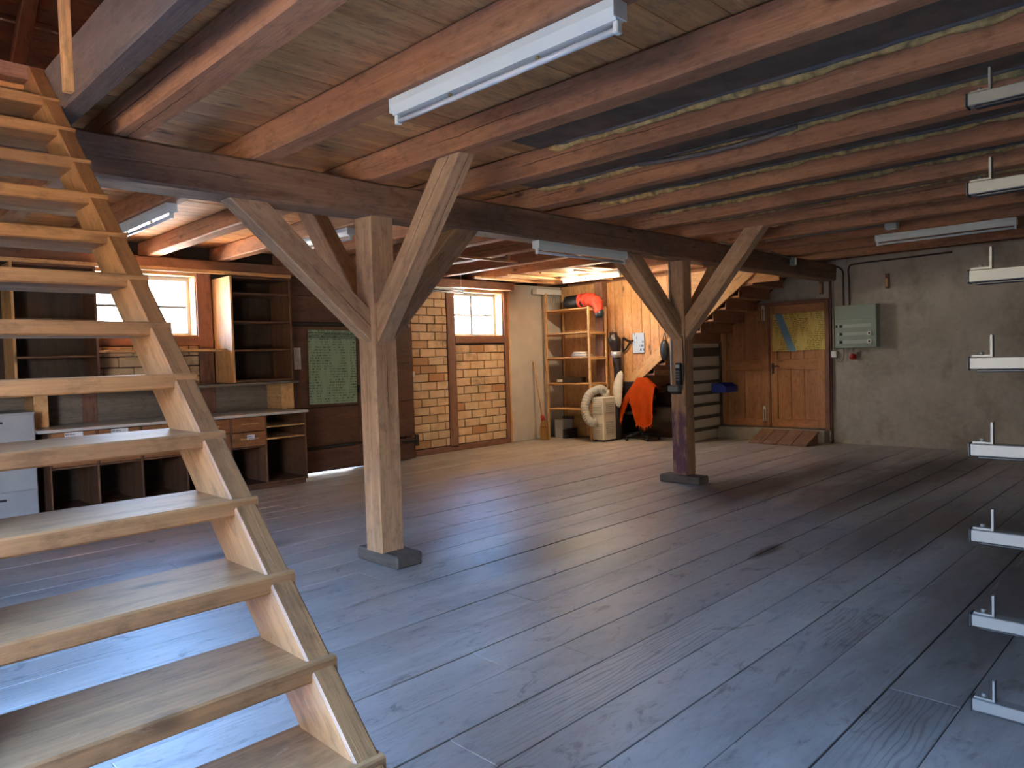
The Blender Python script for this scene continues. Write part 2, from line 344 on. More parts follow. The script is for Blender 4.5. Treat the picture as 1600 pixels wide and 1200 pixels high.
def timber_mesh(name, L, w, h, wob=0.005, ch=0.012, n=14, s0=0.0, s1=0.0, seed=None):
    """hewn timber, local X from 0 to L, centred on y and z; s0/s1 shear the end cuts"""
    bm = bmesh.new(); sd = random.uniform(0, 99) if seed is None else seed; rings = []
    ring = [(-w / 2, -h / 2 + ch), (-w / 2 + ch, -h / 2), (w / 2 - ch, -h / 2), (w / 2, -h / 2 + ch), (w / 2, h / 2 - ch), (w / 2 - ch, h / 2), (-w / 2 + ch, h / 2), (-w / 2, h / 2 - ch)]
    for i in range(n + 1):
        t = i / n; r = []
        for j, (y, z) in enumerate(ring):
            x = (1 - t) * (s0 * z) + t * (L + s1 * z)
            q = Vector((x * 1.3 + sd, y * 4, z * 4)); dv = mnoise.noise_vector(q) * wob
            r.append(bm.verts.new((x, y + dv.y, z + dv.z)))
        rings.append(r)
    for a, b in zip(rings, rings[1:]):
        for j in range(8): bm.faces.new((a[j], a[(j + 1) % 8], b[(j + 1) % 8], b[j]))
    bm.faces.new(rings[0]); bm.faces.new(rings[-1][::-1])
    return finish(bm, name)
def timber(name, p0, p1, w, h, mat, parent=None, up=(0, 0, 1), **kw):
    p0 = Vector(p0); p1 = Vector(p1); L = (p1 - p0).length
    me = timber_mesh(name, L, w, h, **kw)
    # centre the local frame so that material patterns are symmetric about the middle
    for v in me.vertices: v.co.x -= L / 2
    return link(name, me, mat, parent, axes((p0 + p1) / 2, p1 - p0, up))
def tube_mesh(name, pts, rad, seg=10, ribs=None, caps=True):
    """round tube through world/local points; rad is a number or a list"""
    bm = bmesh.new(); P = [Vector(p) for p in pts]; n = len(P); rings = []
    prev = None
    for i, p in enumerate(P):
        d = (P[min(i + 1, n - 1)] - P[max(i - 1, 0)]).normalized()
        if prev is None:
            u = Vector((0, 0, 1)) if abs(d.z) < 0.9 else Vector((1, 0, 0)); u = (u - d * u.dot(d)).normalized()
        else: u = (prev - d * prev.dot(d)).normalized()
        prev = u; s = d.cross(u); r = rad[i] if isinstance(rad, (list, tuple)) else rad
        rings.append([bm.verts.new(p + (u * math.cos(2 * math.pi * k / seg) + s * math.sin(2 * math.pi * k / seg)) * r) for k in range(seg)])
    for a, b in zip(rings, rings[1:]):
        for k in range(seg): bm.faces.new((a[k], a[(k + 1) % seg], b[(k + 1) % seg], b[k]))
    if caps: bm.faces.new(rings[0][::-1]); bm.faces.new(rings[-1])
    return finish(bm, name, True)
def tube(name, pts, rad, mat, parent=None, seg=8, **kw):
    P = [Vector(p) for p in pts]; c = P[0].copy()
    return link(name, tube_mesh(name, [p - c for p in P], rad, seg, **kw), mat, parent, Matrix.Translation(c))
def spline(pts, k=8):
    """Catmull-Rom through points"""
    P = [Vector(p) for p in pts]; P = [P[0] * 2 - P[1]] + P + [P[-1] * 2 - P[-2]]; out = []
    for i in range(1, len(P) - 2):
        for j in range(k):
            t = j / k; a, b, c, d = P[i - 1:i + 3]
            out.append(0.5 * ((2 * b) + (c - a) * t + (2 * a - 5 * b + 4 * c - d) * t * t + (3 * b - a - 3 * c + d) * t ** 3))
    out.append(P[-2]); return out
def prism(name, poly, depth, mat, parent, M, bev=0.003):
    """polygon in local x-z extruded along local y (0..depth)"""
    bm = bmesh.new(); a = [bm.verts.new((x, 0, z)) for x, z in poly]; b = [bm.verts.new((x, depth, z)) for x, z in poly]
    bm.faces.new(a); bm.faces.new(b[::-1]); n = len(poly)
    for i in range(n): bm.faces.new((a[i], a[(i + 1) % n], b[(i + 1) % n], b[i]))
    if bev: bmesh.ops.bevel(bm, geom=bm.edges[:], offset=bev, segments=1, affect='EDGES')
    return link(name, finish(bm, name), mat, parent, M)
def sheet(name, w, h, mat, parent, M, curl=0.004, n=8, th=0.0015):
    """thin printed sheet, local x across and y up, slightly uneven"""
    bm = bmesh.new(); sd = random.uniform(0, 50); g = []
    for s in (0, 1):
        g.append([[bm.verts.new((w * (i / n - .5), h * (j / n - .5), (mnoise.noise(Vector((i * .5 + sd, j * .5, 3))) + 0.6) * curl + s * th)) for j in range(n + 1)] for i in range(n + 1)])
    for s in (0, 1):
        for i in range(n):
            for j in range(n):
                f = (g[s][i][j], g[s][i + 1][j], g[s][i + 1][j + 1], g[s][i][j + 1]); bm.faces.new(f if s else f[::-1])
    for i in range(n):
        for (p, q) in (((i, 0), (i + 1, 0)), ((i, n), (i + 1, n)), ((0, i), (0, i + 1)), ((n, i), (n, i + 1))):
            bm.faces.new((g[0][p[0]][p[1]], g[0][q[0]][q[1]], g[1][q[0]][q[1]], g[1][p[0]][p[1]]))
    return link(name, finish(bm, name), mat, parent, M)
FACE_MX = lambda p: Matrix(((0, 0, -1, p[0]), (-1, 0, 0, p[1]), (0, 1, 0, p[2]), (0, 0, 0, 1)))     # sheet on a wall that faces -X
FACE_MY = lambda p: Matrix(((1, 0, 0, p[0]), (0, 0, -1, p[1]), (0, 1, 0, p[2]), (0, 0, 0, 1)))      # sheet on a wall that faces -Y

# ================================================================== THE SETTING
XE, YW = 12.08, 9.40            # inner faces of the far concrete wall and of the window wall
XN, YR = -1.30, -1.70           # inner faces of the gate wall (behind the viewer) and of the right wall
ZJ0, ZJ1 = 2.90, 3.085          # joists
# ---- ground outside
bm = bmesh.new(); bmesh.ops.create_grid(bm, x_segments=2, y_segments=2, size=60)
tag(link('ground', finish(bm, 'ground'), 'asphalt', None, Matrix.Translation((5, 4, -0.32))), kind='structure')
tag(board('yard', (-4, 40), (YW + .33, 45), (-0.33, -0.30), 'ground_gravel', bev=0), kind='structure')
hg = bmesh.new(); NH = 40; hv = []                      # unseen dark mound behind the viewer, added to block warm low light
for i in range(NH + 1):
    yy = -22 + 50 * i / NH; row = []
    for k in range(9):
        a = math.pi * k / 8; q = Vector((yy * .5, math.cos(a) * 2, math.sin(a) * 2)); rr = 1 + .22 * mnoise.noise(q * 1.3)
        row.append(hg.verts.new((-15 - math.cos(a) * 1.6 * rr, yy, -.3 + 5.2 * math.sin(a) * rr)))
    hv.append(row)
for A, B in zip(hv, hv[1:]):
    for k in range(8): hg.faces.new((A[k], A[k + 1], B[k + 1], B[k]))
tag(link('light_blocker', finish(hg, 'light_blocker', True), 'blocker_dark'), kind='structure')
# ---- floor with its planks
fl = tag(board('floor', (XN, XE), (YR, YW + .05), (-0.3, -0.045), 'mortar', bev=0), kind='structure')
y = 1.107 - 0.58 * 5; k = 0
while y < YW:
    for half in (0, 1):
        y0 = y + half * 0.29; g0, g1 = (0.004, 0.0015) if half == 0 else (0.0015, 0.004)
        ya, yb = max(y0 + g0, YR), min(y0 + 0.29 - g1, YW + .04)
        if yb - ya < 0.03: continue
        x = XN; random.seed(int(y * 100) + half)
        first = random.uniform(2.0, 6.5)
        cuts = [XN]
        while cuts[-1] < XE:
            cuts.append(min(cuts[-1] + (first if len(cuts) == 1 else random.uniform(5.5, 7.5)), XE))
            if XE - cuts[-1] < 1.0: cuts[-1] = XE
        for a, b in zip(cuts, cuts[1:]):
            dz = random.uniform(-0.0015, 0.0015)
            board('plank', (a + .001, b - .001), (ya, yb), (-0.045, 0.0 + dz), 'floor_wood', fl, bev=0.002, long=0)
    y += 0.58; k += 1
random.seed(11)
# ---- far concrete wall with a curb under the door
wf = tag(board('wall_far', (XE, XE + .3), (YR - .3, YW + .3), (-0.3, 2.97), 'concrete', bev=0), kind='structure')
board('curb', (XE - .2, XE), (4.70, 6.62), (-.02, 0.205), 'concrete', wf, bev=0.012)
# ---- gate wall behind the viewer (open gate), right wall
wn = bmesh.new()
def addbox(bm, x, y, z):
    r = bmesh.ops.create_cube(bm, size=1.0)
    bmesh.ops.scale(bm, vec=(x[1] - x[0], y[1] - y[0], z[1] - z[0]), verts=r['verts'])
    bmesh.ops.translate(bm, vec=((x[0] + x[1]) / 2, (y[0] + y[1]) / 2, (z[0] + z[1]) / 2), verts=r['verts'])
GY0, GY1, GZ = 0.55, 3.45, 2.55
for yy, zz in (((YR - .3, GY0), (-.3, 3.1)), ((GY1, YW + .3), (-.3, 3.1)), ((GY0, GY1), (GZ, 3.1))): addbox(wn, (XN - .25, XN), yy, zz)
tag(link('wall_near', finish(wn, 'wall_near'), 'wall_grey'), kind='structure')
tag(board('wall_right', (XN - .25, XE + .3), (YR - .3, YR), (-.3, 3.1), 'wall_grey', bev=0), kind='structure')
# ---- window wall
W1, W2, WZ = (2.58, 3.78), (8.11, 9.26), (1.95, 2.71)
wl = bmesh.new(); YO = YW + .33
for xx, zz in (((XN - .25, W1[0]), (-.3, 3.1)), ((W1[1], 4.98), (-.3, 3.1)), ((4.98, 6.2), (-.3, -.06)), ((4.98, 6.2), (0.4, 3.1)), ((6.2, W2[0]), (-.3, 3.1)), ((W2[1], XE + .3), (-.3, 3.1)), (W1, (-.3, WZ[0])), (W2, (-.3, WZ[0])), (W1, (WZ[1], 3.1)), (W2, (WZ[1], 3.1))):
    addbox(wl, xx, (YW + .05, YO), zz)
WL = tag(link('wall_left', finish(wl, 'wall_left'), 'mortar'), kind='structure')
# bricks: courses 0.137 high, each its own piece
_bk = {}
def brick_mesh(L, h, v):
    key = (round(L, 3), round(h, 3), v)
    if key in _bk: return _bk[key]
    bm = bmesh.new(); bmesh.ops.create_cube(bm, size=1.0); bmesh.ops.scale(bm, vec=(L, 0.10, h), verts=bm.verts)
    bmesh.ops.bevel(bm, geom=bm.edges[:], offset=0.006, segments=1, affect='EDGES')
    for q in bm.verts: q.co += mnoise.noise_vector(q.co * 9 + Vector((v * 7, 0, 0))) * 0.004
    me = finish(bm, 'brick'); _bk[key] = me; return me
def brick_panel(x0, x1, z0, z1, off=0):
    ch = (z1 - z0) / round((z1 - z0) / 0.137); z = z0; r = off
    while z < z1 - 0.02:
        x = x0 - (0.165 if r % 2 else 0.0)
        while x < x1 - .01:
            a, b = max(x, x0) + .006, min(x + 0.33, x1) - .006
            if b - a > 0.03:
                link('brick', brick_mesh(b - a, ch - .012, random.randint(0, 3)), 'brick', WL,
                     Matrix.Translation(((a + b) / 2, YW + 0.035 + random.uniform(-.006, .006), z + ch / 2)))
            x += 0.33
        z += ch; r += 1
brick_panel(7.17, 7.92, 0.10, 2.70); brick_panel(8.10, 9.27, 0.10, 1.80, 1); brick_panel(2.50, 3.78, 1.32, 1.83)
# timber frame of the window wall
def wpost(nm, x, z, y=(YW - .03, YW + .06), mat='frame_wood'): return board(nm, x, y, z, mat, WL, bev=0.008)
wpost('wall_post', (7.92, 8.10), (0.06, 2.76)); wpost('wall_post', (9.27, 9.365), (0.06, 2.76)); wpost('wall_post', (3.78, 3.97), (0.9, 2.76)); wpost('wall_post', (7.02, 7.17), (0, 2.76))
wpost('wall_post', (2.42, 2.58), (0.9, 2.76))
wpost('sill_beam', (8.10, 9.27), (1.83, 1.95)); wpost('sill_beam', (2.58, 3.78), (1.83, 1.95)); wpost('base_beam', (7.17, 9.365), (0.0, 0.095))
timber('wall_plate', (XN, YW - .09, 2.83), (9.365, YW - .09, 2.83), 0.24, 0.14, 'frame_wood', WL)
board('lintel', (8.10, 9.27), (YW - .01, YW + .06), (2.71, 2.76), 'pale_wood', WL)
board('lintel', (2.58, 3.78), (YW - .01, YW + .06), (2.71, 2.76), 'pale_wood', WL)
board('plaster_panel', (9.365, 10.88), (YW - .005, YW + .05), (0, 2.9), 'plaster', WL)
board('corner_strip', (9.367, 9.41), (YW - .03, YW + .02), (0, 2.88), 'pale_wood', WL)
board('wall_board', (XN, 4.9), (YW - .02, YW + .05), (0.9, 1.31), 'grey_wood', WL)
# windows
def window(name, x, z):
    t = tag(thing(name, ((x[0] + x[1]) / 2, YW + .22, z[0])), kind='structure'); y = (YW + .19, YW + .25); f = 0.05
    for zz in ((z[0], z[0] + f), (z[1] - f, z[1])): board('frame_rail', (x[0], x[1]), y, zz, 'white_paint', t)
    for xx in ((x[0], x[0] + f), (x[1] - f, x[1])): board('frame_stile', xx, y, (z[0] + f, z[1] - f), 'white_paint', t)
    xm = (x[0] + x[1]) / 2; zm = (z[0] + z[1]) / 2
    board('mullion', (xm - .022, xm + .022), (y[0] + .01, y[1] - .01), (z[0] + f, z[1] - f), 'muntin_paint', t)
    board('muntin', (x[0] + f, x[1] - f), (y[0] + .015, y[1] - .015), (zm - .016, zm + .016), 'muntin_paint', t)
    for a, b in ((x[0] + f, xm - .022), (xm + .022, x[1] - f)):
        for c, d in ((z[0] + f, zm - .016), (zm + .016, z[1] - f)):
            board('pane', (a, b), (YW + .218, YW + .222), (c, d), 'window_glass', t, bev=0)
    board('window_board', (x[0], x[1]), (YW + .0, YW + .19), (z[0] - .012, z[0] + .012), 'pale_wood', t)
    for xx in ((x[0], x[0] + .012), (x[1] - .012, x[1])): board('reveal_board', xx, (YW + .0, YW + .19), (z[0] + .012, z[1]), 'pale_wood', t)
window('window_1', W1, WZ); window('window_2', W2, WZ)
# ---- ceiling: deck boards, joists, fibre panels and insulation
ce = bmesh.new()
for xx, yy in (((1.10, XE + .3), (YR - .3, YO)), ((XN - .25, 1.10), (4.58, YO)), ((XN - .25, 1.10), (YR - .3, 0.6)), ((XN - .25, 0.10), (0.6, 4.58))): addbox(ce, xx, yy, (3.115, 3.19))
CE = tag(link('ceiling', finish(ce, 'ceiling'), 'attic_wood'), kind='structure')
jr = [1.57, 2.39, 3.29, 4.15, 5.03, 5.93, 6.83, 7.73, 8.63, 9.53, 10.43, 11.33]
for i, xr in enumerate(jr):
    timber('joist', (xr - .08, YR - .1, (ZJ0 + ZJ1) / 2), (xr - .08, YW + .06, (ZJ0 + ZJ1) / 2), 0.16, ZJ1 - ZJ0, 'joist_wood', CE, n=24, wob=0.007)
for xr in (0.70, -0.20): timber('joist', (xr - .08, 4.62, (ZJ0 + ZJ1) / 2), (xr - .08, YW + .06, (ZJ0 + ZJ1) / 2), 0.16, ZJ1 - ZJ0, 'joist_wood', CE, n=16)
timber('trimmer', (1.14, YR - .1, 3.045), (1.14, 4.70, 3.045), 0.12, 0.29, 'trimmer_wood', CE, n=24)
random.seed(21); y = YR
while y < YW + .05:
    w = random.uniform(0.19, 0.26); y1 = min(y + w, YW + .05)
    xs = [XN, 1.10] if y > 4.6 else ([] if y1 > 0.6 else [XN, 1.10])
    st = [1.10] + [jr[i] - .08 for i in ((3, 7) if random.random() < .5 else (4, 9))] + [XE]
    segs = list(zip(st, st[1:])) + ([(XN, 1.10)] if xs else [])
    for a, b in segs: board('ceiling_board', (a + .001, b - .001), (y + .002, y1 - .001), (3.087 + random.uniform(0, .004), 3.115), 'deck_wood', CE, bev=0.002, long=0)
    y = y1
def lumpy_strip(name, x, y0, y1, z, r, mat, parent, ecc=0.6, amp=0.6):
    n = int((y1 - y0) / 0.05); seg = 8; bm = bmesh.new(); rings = []; sd = random.uniform(0, 90)
    for i in range(n + 1):
        yy = y0 + (y1 - y0) * i / n; e = min(1, i / 2, (n - i) / 2) * .8 + .2; R = []
        for k in range(seg):
            a = 2 * math.pi * k / seg; q = Vector((math.cos(a), math.sin(a), yy * 4 + sd))
            rr = r * e * (1 + amp * (mnoise.noise(q * 1.3) + 0.6 * mnoise.noise(q * 3.7)))
            R.append(bm.verts.new((x + math.cos(a) * rr * ecc, yy, z + math.sin(a) * rr + 0.012 * mnoise.noise(Vector((yy * 1.7, sd, 0))))))
        rings.append(R)
    for a, b in zip(rings, rings[1:]):
        for k in range(seg): bm.faces.new((a[k], b[k], b[(k + 1) % seg], a[(k + 1) % seg]))
    bm.faces.new(rings[0]); bm.faces.new(rings[-1][::-1])
    return link(name, finish(bm, name, True), mat, parent)
random.seed(5)
for i in range(2, 11):
    a, b = jr[i] + .002, jr[i + 1] - .162
    board('fibre_panel', (a, b - .055), (YR, 3.55 if i == 2 else 4.40), (3.045, 3.06), 'fibre_board', CE, long=1)
    if i < 9:
        y1 = (3.50, 4.42, 4.42, 4.40, 4.3, 4.0, 3.0)[i - 2] if i < 9 else 3.0
        lumpy_strip('insulation', b - .022, YR, y1, 3.042, 0.034 if i < 6 else 0.022, 'insulation', CE)
        if i < 7: lumpy_strip('facing_paper', b - .052, YR, y1 - .1, 3.045, 0.014, 'kraft_paper', CE, 1.3, 0.5)
# the strip of facing hanging down from one bay
tube('paper_strip', spline([(4.80, 3.3, 3.03), (4.80, 2.9, 3.00), (4.79, 2.45, 2.99), (4.80, 2.05, 3.02)]), 0.018, 'kraft_paper', CE, seg=6)
# ---- attic roof seen through the stair opening
rf = bmesh.new()
RY, RZ = 3.8, 7.6
for (ya, za), (yb, zb) in (((YR - .8, 3.0), (RY, RZ)), ((YO + .6, 3.0), (RY, RZ))):
    v = [rf.verts.new(p) for p in ((XN - .5, ya, za), (XE + .6, ya, za), (XE + .6, yb, zb), (XN - .5, yb, zb))]; f = rf.faces.new(v)
    e = bmesh.ops.extrude_face_region(rf, geom=[f]); bmesh.ops.translate(rf, vec=(0, 0, .08), verts=[q for q in e['geom'] if isinstance(q, bmesh.types.BMVert)])
for xg in (XN - .26, XE + .3):
    v = [rf.verts.new(p) for p in ((xg, YR - .5, 2.9), (xg, YO + .3, 2.9), (xg, RY, RZ))]; rf.faces.new(v)
RF = tag(link('roof', finish(rf, 'roof'), 'attic_wood'), kind='structure')
sl = (RZ - 3.0) / (YO + .6 - RY)
for k in range(9):
    yy = 9.0 - k * 0.6; zz = 3.0 + (YO + .6 - yy) * sl
    timber('batten', (XN, yy, zz - .05), (6, yy, zz - .05), 0.07, 0.05, 'attic_wood', RF, n=4)
for k in range(7):
    xx = 0.2 + k * 0.75
    timber('rafter', (xx, YO + .3, 3.0 + .3 * sl - .14), (xx, RY, RZ - .14), 0.1, 0.13, 'attic_wood', RF, n=4, up=(1, 0, 0))

# ================================================================== TIMBER FRAME
tag(timber('main_beam', (XN + .02, 4.67, 2.77), (XE, 4.67, 2.77), 0.24, 0.26, 'beam_wood', n=44, wob=0.012, ch=0.018), 'long hewn brown main beam carrying the joists across the barn', 'beam')
def brace(parent, face, dirv, z0, z1, run, t=0.18, w=0.145, mat='post_wood'):
    """knee brace: leaves the post face at lower edge z0, ends under z1 after a horizontal run"""
    d = Vector(dirv); a = Vector((d.x * run, d.y * run, z1 - z0)); L = a.length; a.normalize()
    dh, dz = math.hypot(a.x, a.y), a.z
    n = Vector((-d.x * dz, -d.y * dz, dh))                       # upper-side normal in the brace's plane
    lift = n * (t / 2); p0 = Vector(face) + Vector((0, 0, z0)); 
    # centre line start on the post face: move up so that the lower edge starts at z0
    c0 = p0 + Vector((0, 0, (t / 2) / dh)); c1 = p0 + d * run + Vector((0, 0, z1 - z0)) + (-d) * ((t / 2) / dz)
    M = axes(c0, c1 - c0); L = (c1 - c0).length
    me = timber_mesh('brace', L, w, t, wob=0.006, ch=0.008, n=10, s0=dz / dh, s1=-dh / dz)
    return link('brace', me, mat, parent, M)
def post(x, y, blk, mat, label, zb):
    t = thing('timber_post', (sum(x) / 2, sum(y) / 2, 0), label, 'post')
    cx, cy = sum(x) / 2, sum(y) / 2
    timber('shaft', (cx, cy, zb), (cx, cy, 2.645), x[1] - x[0], x[1] - x[0], mat, t, wob=0.006, ch=0.01)
    board('base_block', blk[0], blk[1], (0.0, zb), 'block_wood', t, bev=0.012)
    for d, face, z1, run in (((-1, 0, 0), (x[0] + .004, cy), 2.645, 1.06), ((1, 0, 0), (x[1] - .004, cy), 2.645, 0.93), ((0, -1, 0), (cx, y[0] + .004), 2.905, 1.0), ((0, 1, 0), (cx, y[1] - .004), 2.905, 0.98)):
        brace(t, (face[0], face[1], 0), d, 1.70, z1, run)
    return t
post((3.14, 3.35), (4.565, 4.77), ((3.15, 3.39), (4.39, 4.92)), 'post_wood', 'pale timber post with four braces, nearer to the steps', 0.10)
post((7.545, 7.745), (4.61, 4.81), ((7.47, 7.70), (4.41, 4.95)), 'post_painted', 'timber post with purple paint stains and a telephone on it', 0.085)

# ================================================================== NEAR STAIRCASE
random.seed(3)
st = thing('staircase', (0.6, 1.4, 0), 'open-tread wooden staircase rising at the left front to the loft', 'staircase')
SS = 0.907; fy = lambda z: 1.845 + (z - 0.711) / SS
for xs in ((0.12, 0.195), (1.005, 1.08)):
    # parallelogram standing in the y-z plane; local X runs along the slope
    d = Vector((0, 1, SS)).normalized(); n = Vector((0, -SS, 1)).normalized()
    P = [(fy(0.0), 0.0), (fy(3.185), 3.185), (fy(3.185) + .26, 3.185), (fy(0.0) + .295, 0.0)]
    o = Vector((xs[1], P[0][0], P[0][1])); poly = []
    for (yy, zz) in P:
        q = Vector((0, yy - P[0][0], zz - P[0][1])); poly.append((q.dot(d), q.dot(n)))
    M = Matrix(((0, -1, 0, o.x), (d.y, 0, n.y, o.y), (d.z, 0, n.z, o.z), (0, 0, 0, 1)))
    prism('stringer', poly, xs[1] - xs[0], 'stair_wood', st, M, bev=0.006)
for k in range(-3, 12):
    z = 0.711 + 0.2045 * k; y0 = 1.82 + 0.2255 * k
    timber('tread', (0.165, y0 + .165, z - .027), (1.086, y0 + .165, z - .027), 0.33, 0.054, 'stair_wood', st, n=8, wob=0.004, ch=0.006)
tag(timber('railing_batten', (1.062, 4.06, 2.92), (1.062, 4.06, 4.1), 0.05, 0.045, 'pale_wood', n=8, wob=0.004, ch=0.004), 'pale upright batten nailed to the edge of the loft opening', 'batten')

# ================================================================== FLUORESCENT LAMPS
def lamp(p0, p1, label, w=0.075, h=0.05, lit=False):
    """batten lamp between p0 and p1 (top face of the housing), tube underneath"""
    p0 = Vector(p0); p1 = Vector(p1); L = (p1 - p0).length; M = axes((p0 + p1) / 2, p1 - p0)
    t = link('fluorescent_lamp', None, None, None, M); tag(t, label, 'lamp', 'fluorescent batten lamps')
    bm = bmesh.new(); prof = [(-w / 2, 0), (-w / 2, -h * .45), (-w * .27, -h), (w * .27, -h), (w / 2, -h * .45), (w / 2, 0)]
    a = [bm.verts.new((-L / 2, y, z)) for y, z in prof]; b = [bm.verts.new((L / 2, y, z)) for y, z in prof]
    bm.faces.new(a); bm.faces.new(b[::-1])
    for i in range(6): bm.faces.new((a[i], a[(i + 1) % 6], b[(i + 1) % 6], b[i]))
    link('housing', finish(bm, 'housing'), 'lamp_white', t, M)
    for s in (-1, 1):
        x = s * (L / 2 - .012)
        board('lamp_holder', (x - .012, x + .012), (-.016, .016), (-h - .045, -h + .004), 'lamp_white', t, M=M)
        link('end_cap', box_mesh('end_cap', .006, w + .004, h * .9, .003, 'lamp_white'), 'lamp_white', t, M @ Matrix.Translation((s * (L / 2 + .002), 0, -h * .45)))
        link('screw', tube_mesh('screw', [(0, 0, 0), (0, 0, -.012)], 0.009, 8), 'brass', t, M @ Matrix.Translation((s * L * .2, 0, -h)))
    link('tube', tube_mesh('tube', [(-L / 2 + .02, 0, 0), (L / 2 - .02, 0, 0)], 0.0135, 12), 'lamp_tube_lit' if lit else 'lamp_tube', t, M @ Matrix.Translation((0, 0, -h - .028)))
    return t
lamp((2.31, 1.66, 2.897), (2.31, 3.08, 2.897), 'large white fluorescent lamp overhead, nearest of all the lamps', 0.085, 0.08)
lamp((5.02, 4.62, 2.638), (6.40, 4.62, 2.638), 'white fluorescent lamp under the main beam between the two posts', 0.085, 0.08)
lamp((2.31, 6.15, 2.897), (2.31, 7.70, 2.897), 'white fluorescent lamp seen just right of the steps, above the cabinets', 0.085, 0.08)
lamp((4.07, 6.25, 2.897), (4.07, 7.65, 2.897), 'white fluorescent lamp half hidden behind the braces of the nearer post', 0.085, 0.08)
lamp((9.45, 1.66, 2.897), (9.45, 3.08, 2.897), 'white fluorescent lamp under the joists close to the concrete wall', 0.085, 0.08)
lamp((9.45, 6.90, 2.897), (9.45, 8.10, 2.897), 'lit fluorescent lamp high above the wooden shelf', 0.085, 0.06, True)
lamp((7.20, 9.02, 2.72), (8.00, 9.02, 2.72), 'short white lamp hung in front of the small window', 0.06, 0.04)
tag(tube('hanging_cord', [(7.95, 9.02, 2.715), (7.95, 9.02, 3.086)], 0.004, 'white_paint', seg=6), 'thin white cord holding the short lamp by the window', 'cord')

# ================================================================== WINDOW WALL: CABINETS
def box_shelf(name, x, y, z, label, mat, levels, back=True):
    t = thing(name, ((x[0] + x[1]) / 2, (y[0] + y[1]) / 2, z[0]), label, 'shelf'); b = 0.028
    for xx in ((x[0], x[0] + b), (x[1] - b, x[1])): board('side_panel', xx, y, z, 'pale_wood' if xx[0] == x[0] else mat, t)
    board('top_panel', (x[0] + b, x[1] - b), y, (z[1] - b, z[1]), mat, t); board('bottom_panel', (x[0] + b, x[1] - b), y, (z[0], z[0] + b), mat, t)
    board('back_panel', (x[0] + b, x[1] - b), (y[1] - .012, y[1]), (z[0] + b, z[1] - b), 'dark_wood', t)
    for l in levels: board('shelf_board', (x[0] + b, x[1] - b), (y[0] + .01, y[1] - .012), (l - .022, l), mat, t)
    return t
box_shelf('wall_cupboard', (3.98, 4.80), (8.85, 9.38), (1.345, 2.68), 'tall open cupboard with four compartments, right of the large window', 'shelf_wood', (1.76, 2.12, 2.48))
box_shelf('wall_cupboard', (1.70, 2.50), (8.92, 9.38), (1.345, 2.70), 'tall open cupboard seen between the treads, left of the large window', 'shelf_wood', (1.72, 2.12))
tag(board('fascia_board', (1.0, 4.86), (8.93, 8.96), (2.70, 2.745), 'pale_wood'), 'long pale fascia board above the two open cupboards', 'board')
tag(board('ledge_board', (2.50, 3.96), (8.95, 9.37), (1.745, 1.775), 'pale_wood'), 'thin wooden ledge below the large window', 'board')
tag(board('ledge_board', (1.5, 4.86), (8.84, 9.36), (1.305, 1.338), 'grey_wood'), 'long wooden ledge carrying the open cupboards over the counter', 'board')
for xx, lb in (((4.66, 4.84), 'short pale support board under the right end of the ledge'), ((1.86, 1.99), 'short pale support board on the left part of the counter')):
    tag(board('support_board', xx, (8.95, 9.36), (0.962, 1.303), 'pale_wood'), lb, 'board')
cb = thing('counter_cabinet', (3.35, 8.99, 0), 'long low counter with drawers above open compartments under the large window', 'cabinet')
cx = [1.90, 2.343, 2.783, 3.27, 3.794, 4.243, 4.80]; cy = (8.585, 9.37)
board('worktop', (1.80, 4.83), (8.56, 9.37), (0.925, 0.957), 'counter_top', cb)
board('plinth', (1.90, 4.80), (8.64, 9.36), (0.0, 0.06), 'shelf_wood', cb); board('bottom_panel', (1.90, 4.80), cy, (0.06, 0.085), 'shelf_wood', cb)
board('back_panel', (1.92, 4.78), (9.345, 9.365), (0.085, 0.925), 'dark_wood', cb)
for x in cx: board('divider', (x - .012 if x != 1.90 else x, x + .012 if x != 4.80 else x + .0), cy, (0.085, 0.925), 'shelf_wood', cb)
board('middle_panel', (1.91, 4.235), (8.60, 9.34), (0.535, 0.555), 'shelf_wood', cb)
for z in (0.635, 0.785): board('shelf_board', (4.256, 4.788), (8.60, 9.34), (z - .018, z), 'pale_wood', cb)
for a, b in zip(cx[:-2], cx[1:-1]):
    for z0, z1 in ((0.562, 0.737), (0.745, 0.918)):
        dr = board('drawer_front', (a + .016, b - .016), (8.575, 8.60), (z0, z1), 'drawer_wood', cb)
        xm = (a + b) / 2; zm = (z0 + z1) / 2
        board('handle', (xm - .11, xm + .11), (8.535, 8.553), (zm + .0, zm + .018), 'pale_wood', dr)
        for s in (-.1, .1): board('handle_foot', (xm + s - .01, xm + s + .01), (8.545, 8.576), (zm - .004, zm + .02), 'pale_wood', dr)
        if (a, z0) in ((1.90, 0.745), (2.343, 0.745), (3.794, 0.562)):
            sheet('paper_label', 0.17 if a < 3 else 0.10, 0.06, 'print_label', dr, FACE_MY((xm, 8.572 if a < 3 else 8.531, zm + (.055 if a < 3 else .03))), curl=.001, n=3)
gc = thing('grey_drawer_unit', (1.45, 8.95, 0), 'pale grey drawer unit behind the treads at the left edge', 'cabinet')
board('body', (1.12, 1.80), (8.66, 9.36), (0.0, 1.15), 'grey_board', gc)
for z0, z1 in ((0.03, 0.36), (0.37, 0.72), (0.73, 1.13)): d_ = board('drawer_front', (1.13, 1.79), (8.64, 8.66), (z0, z1), 'grey_board', gc); board('handle', (1.40, 1.52), (8.615, 8.64), (z1 - .08, z1 - .06), 'dark_metal', d_)

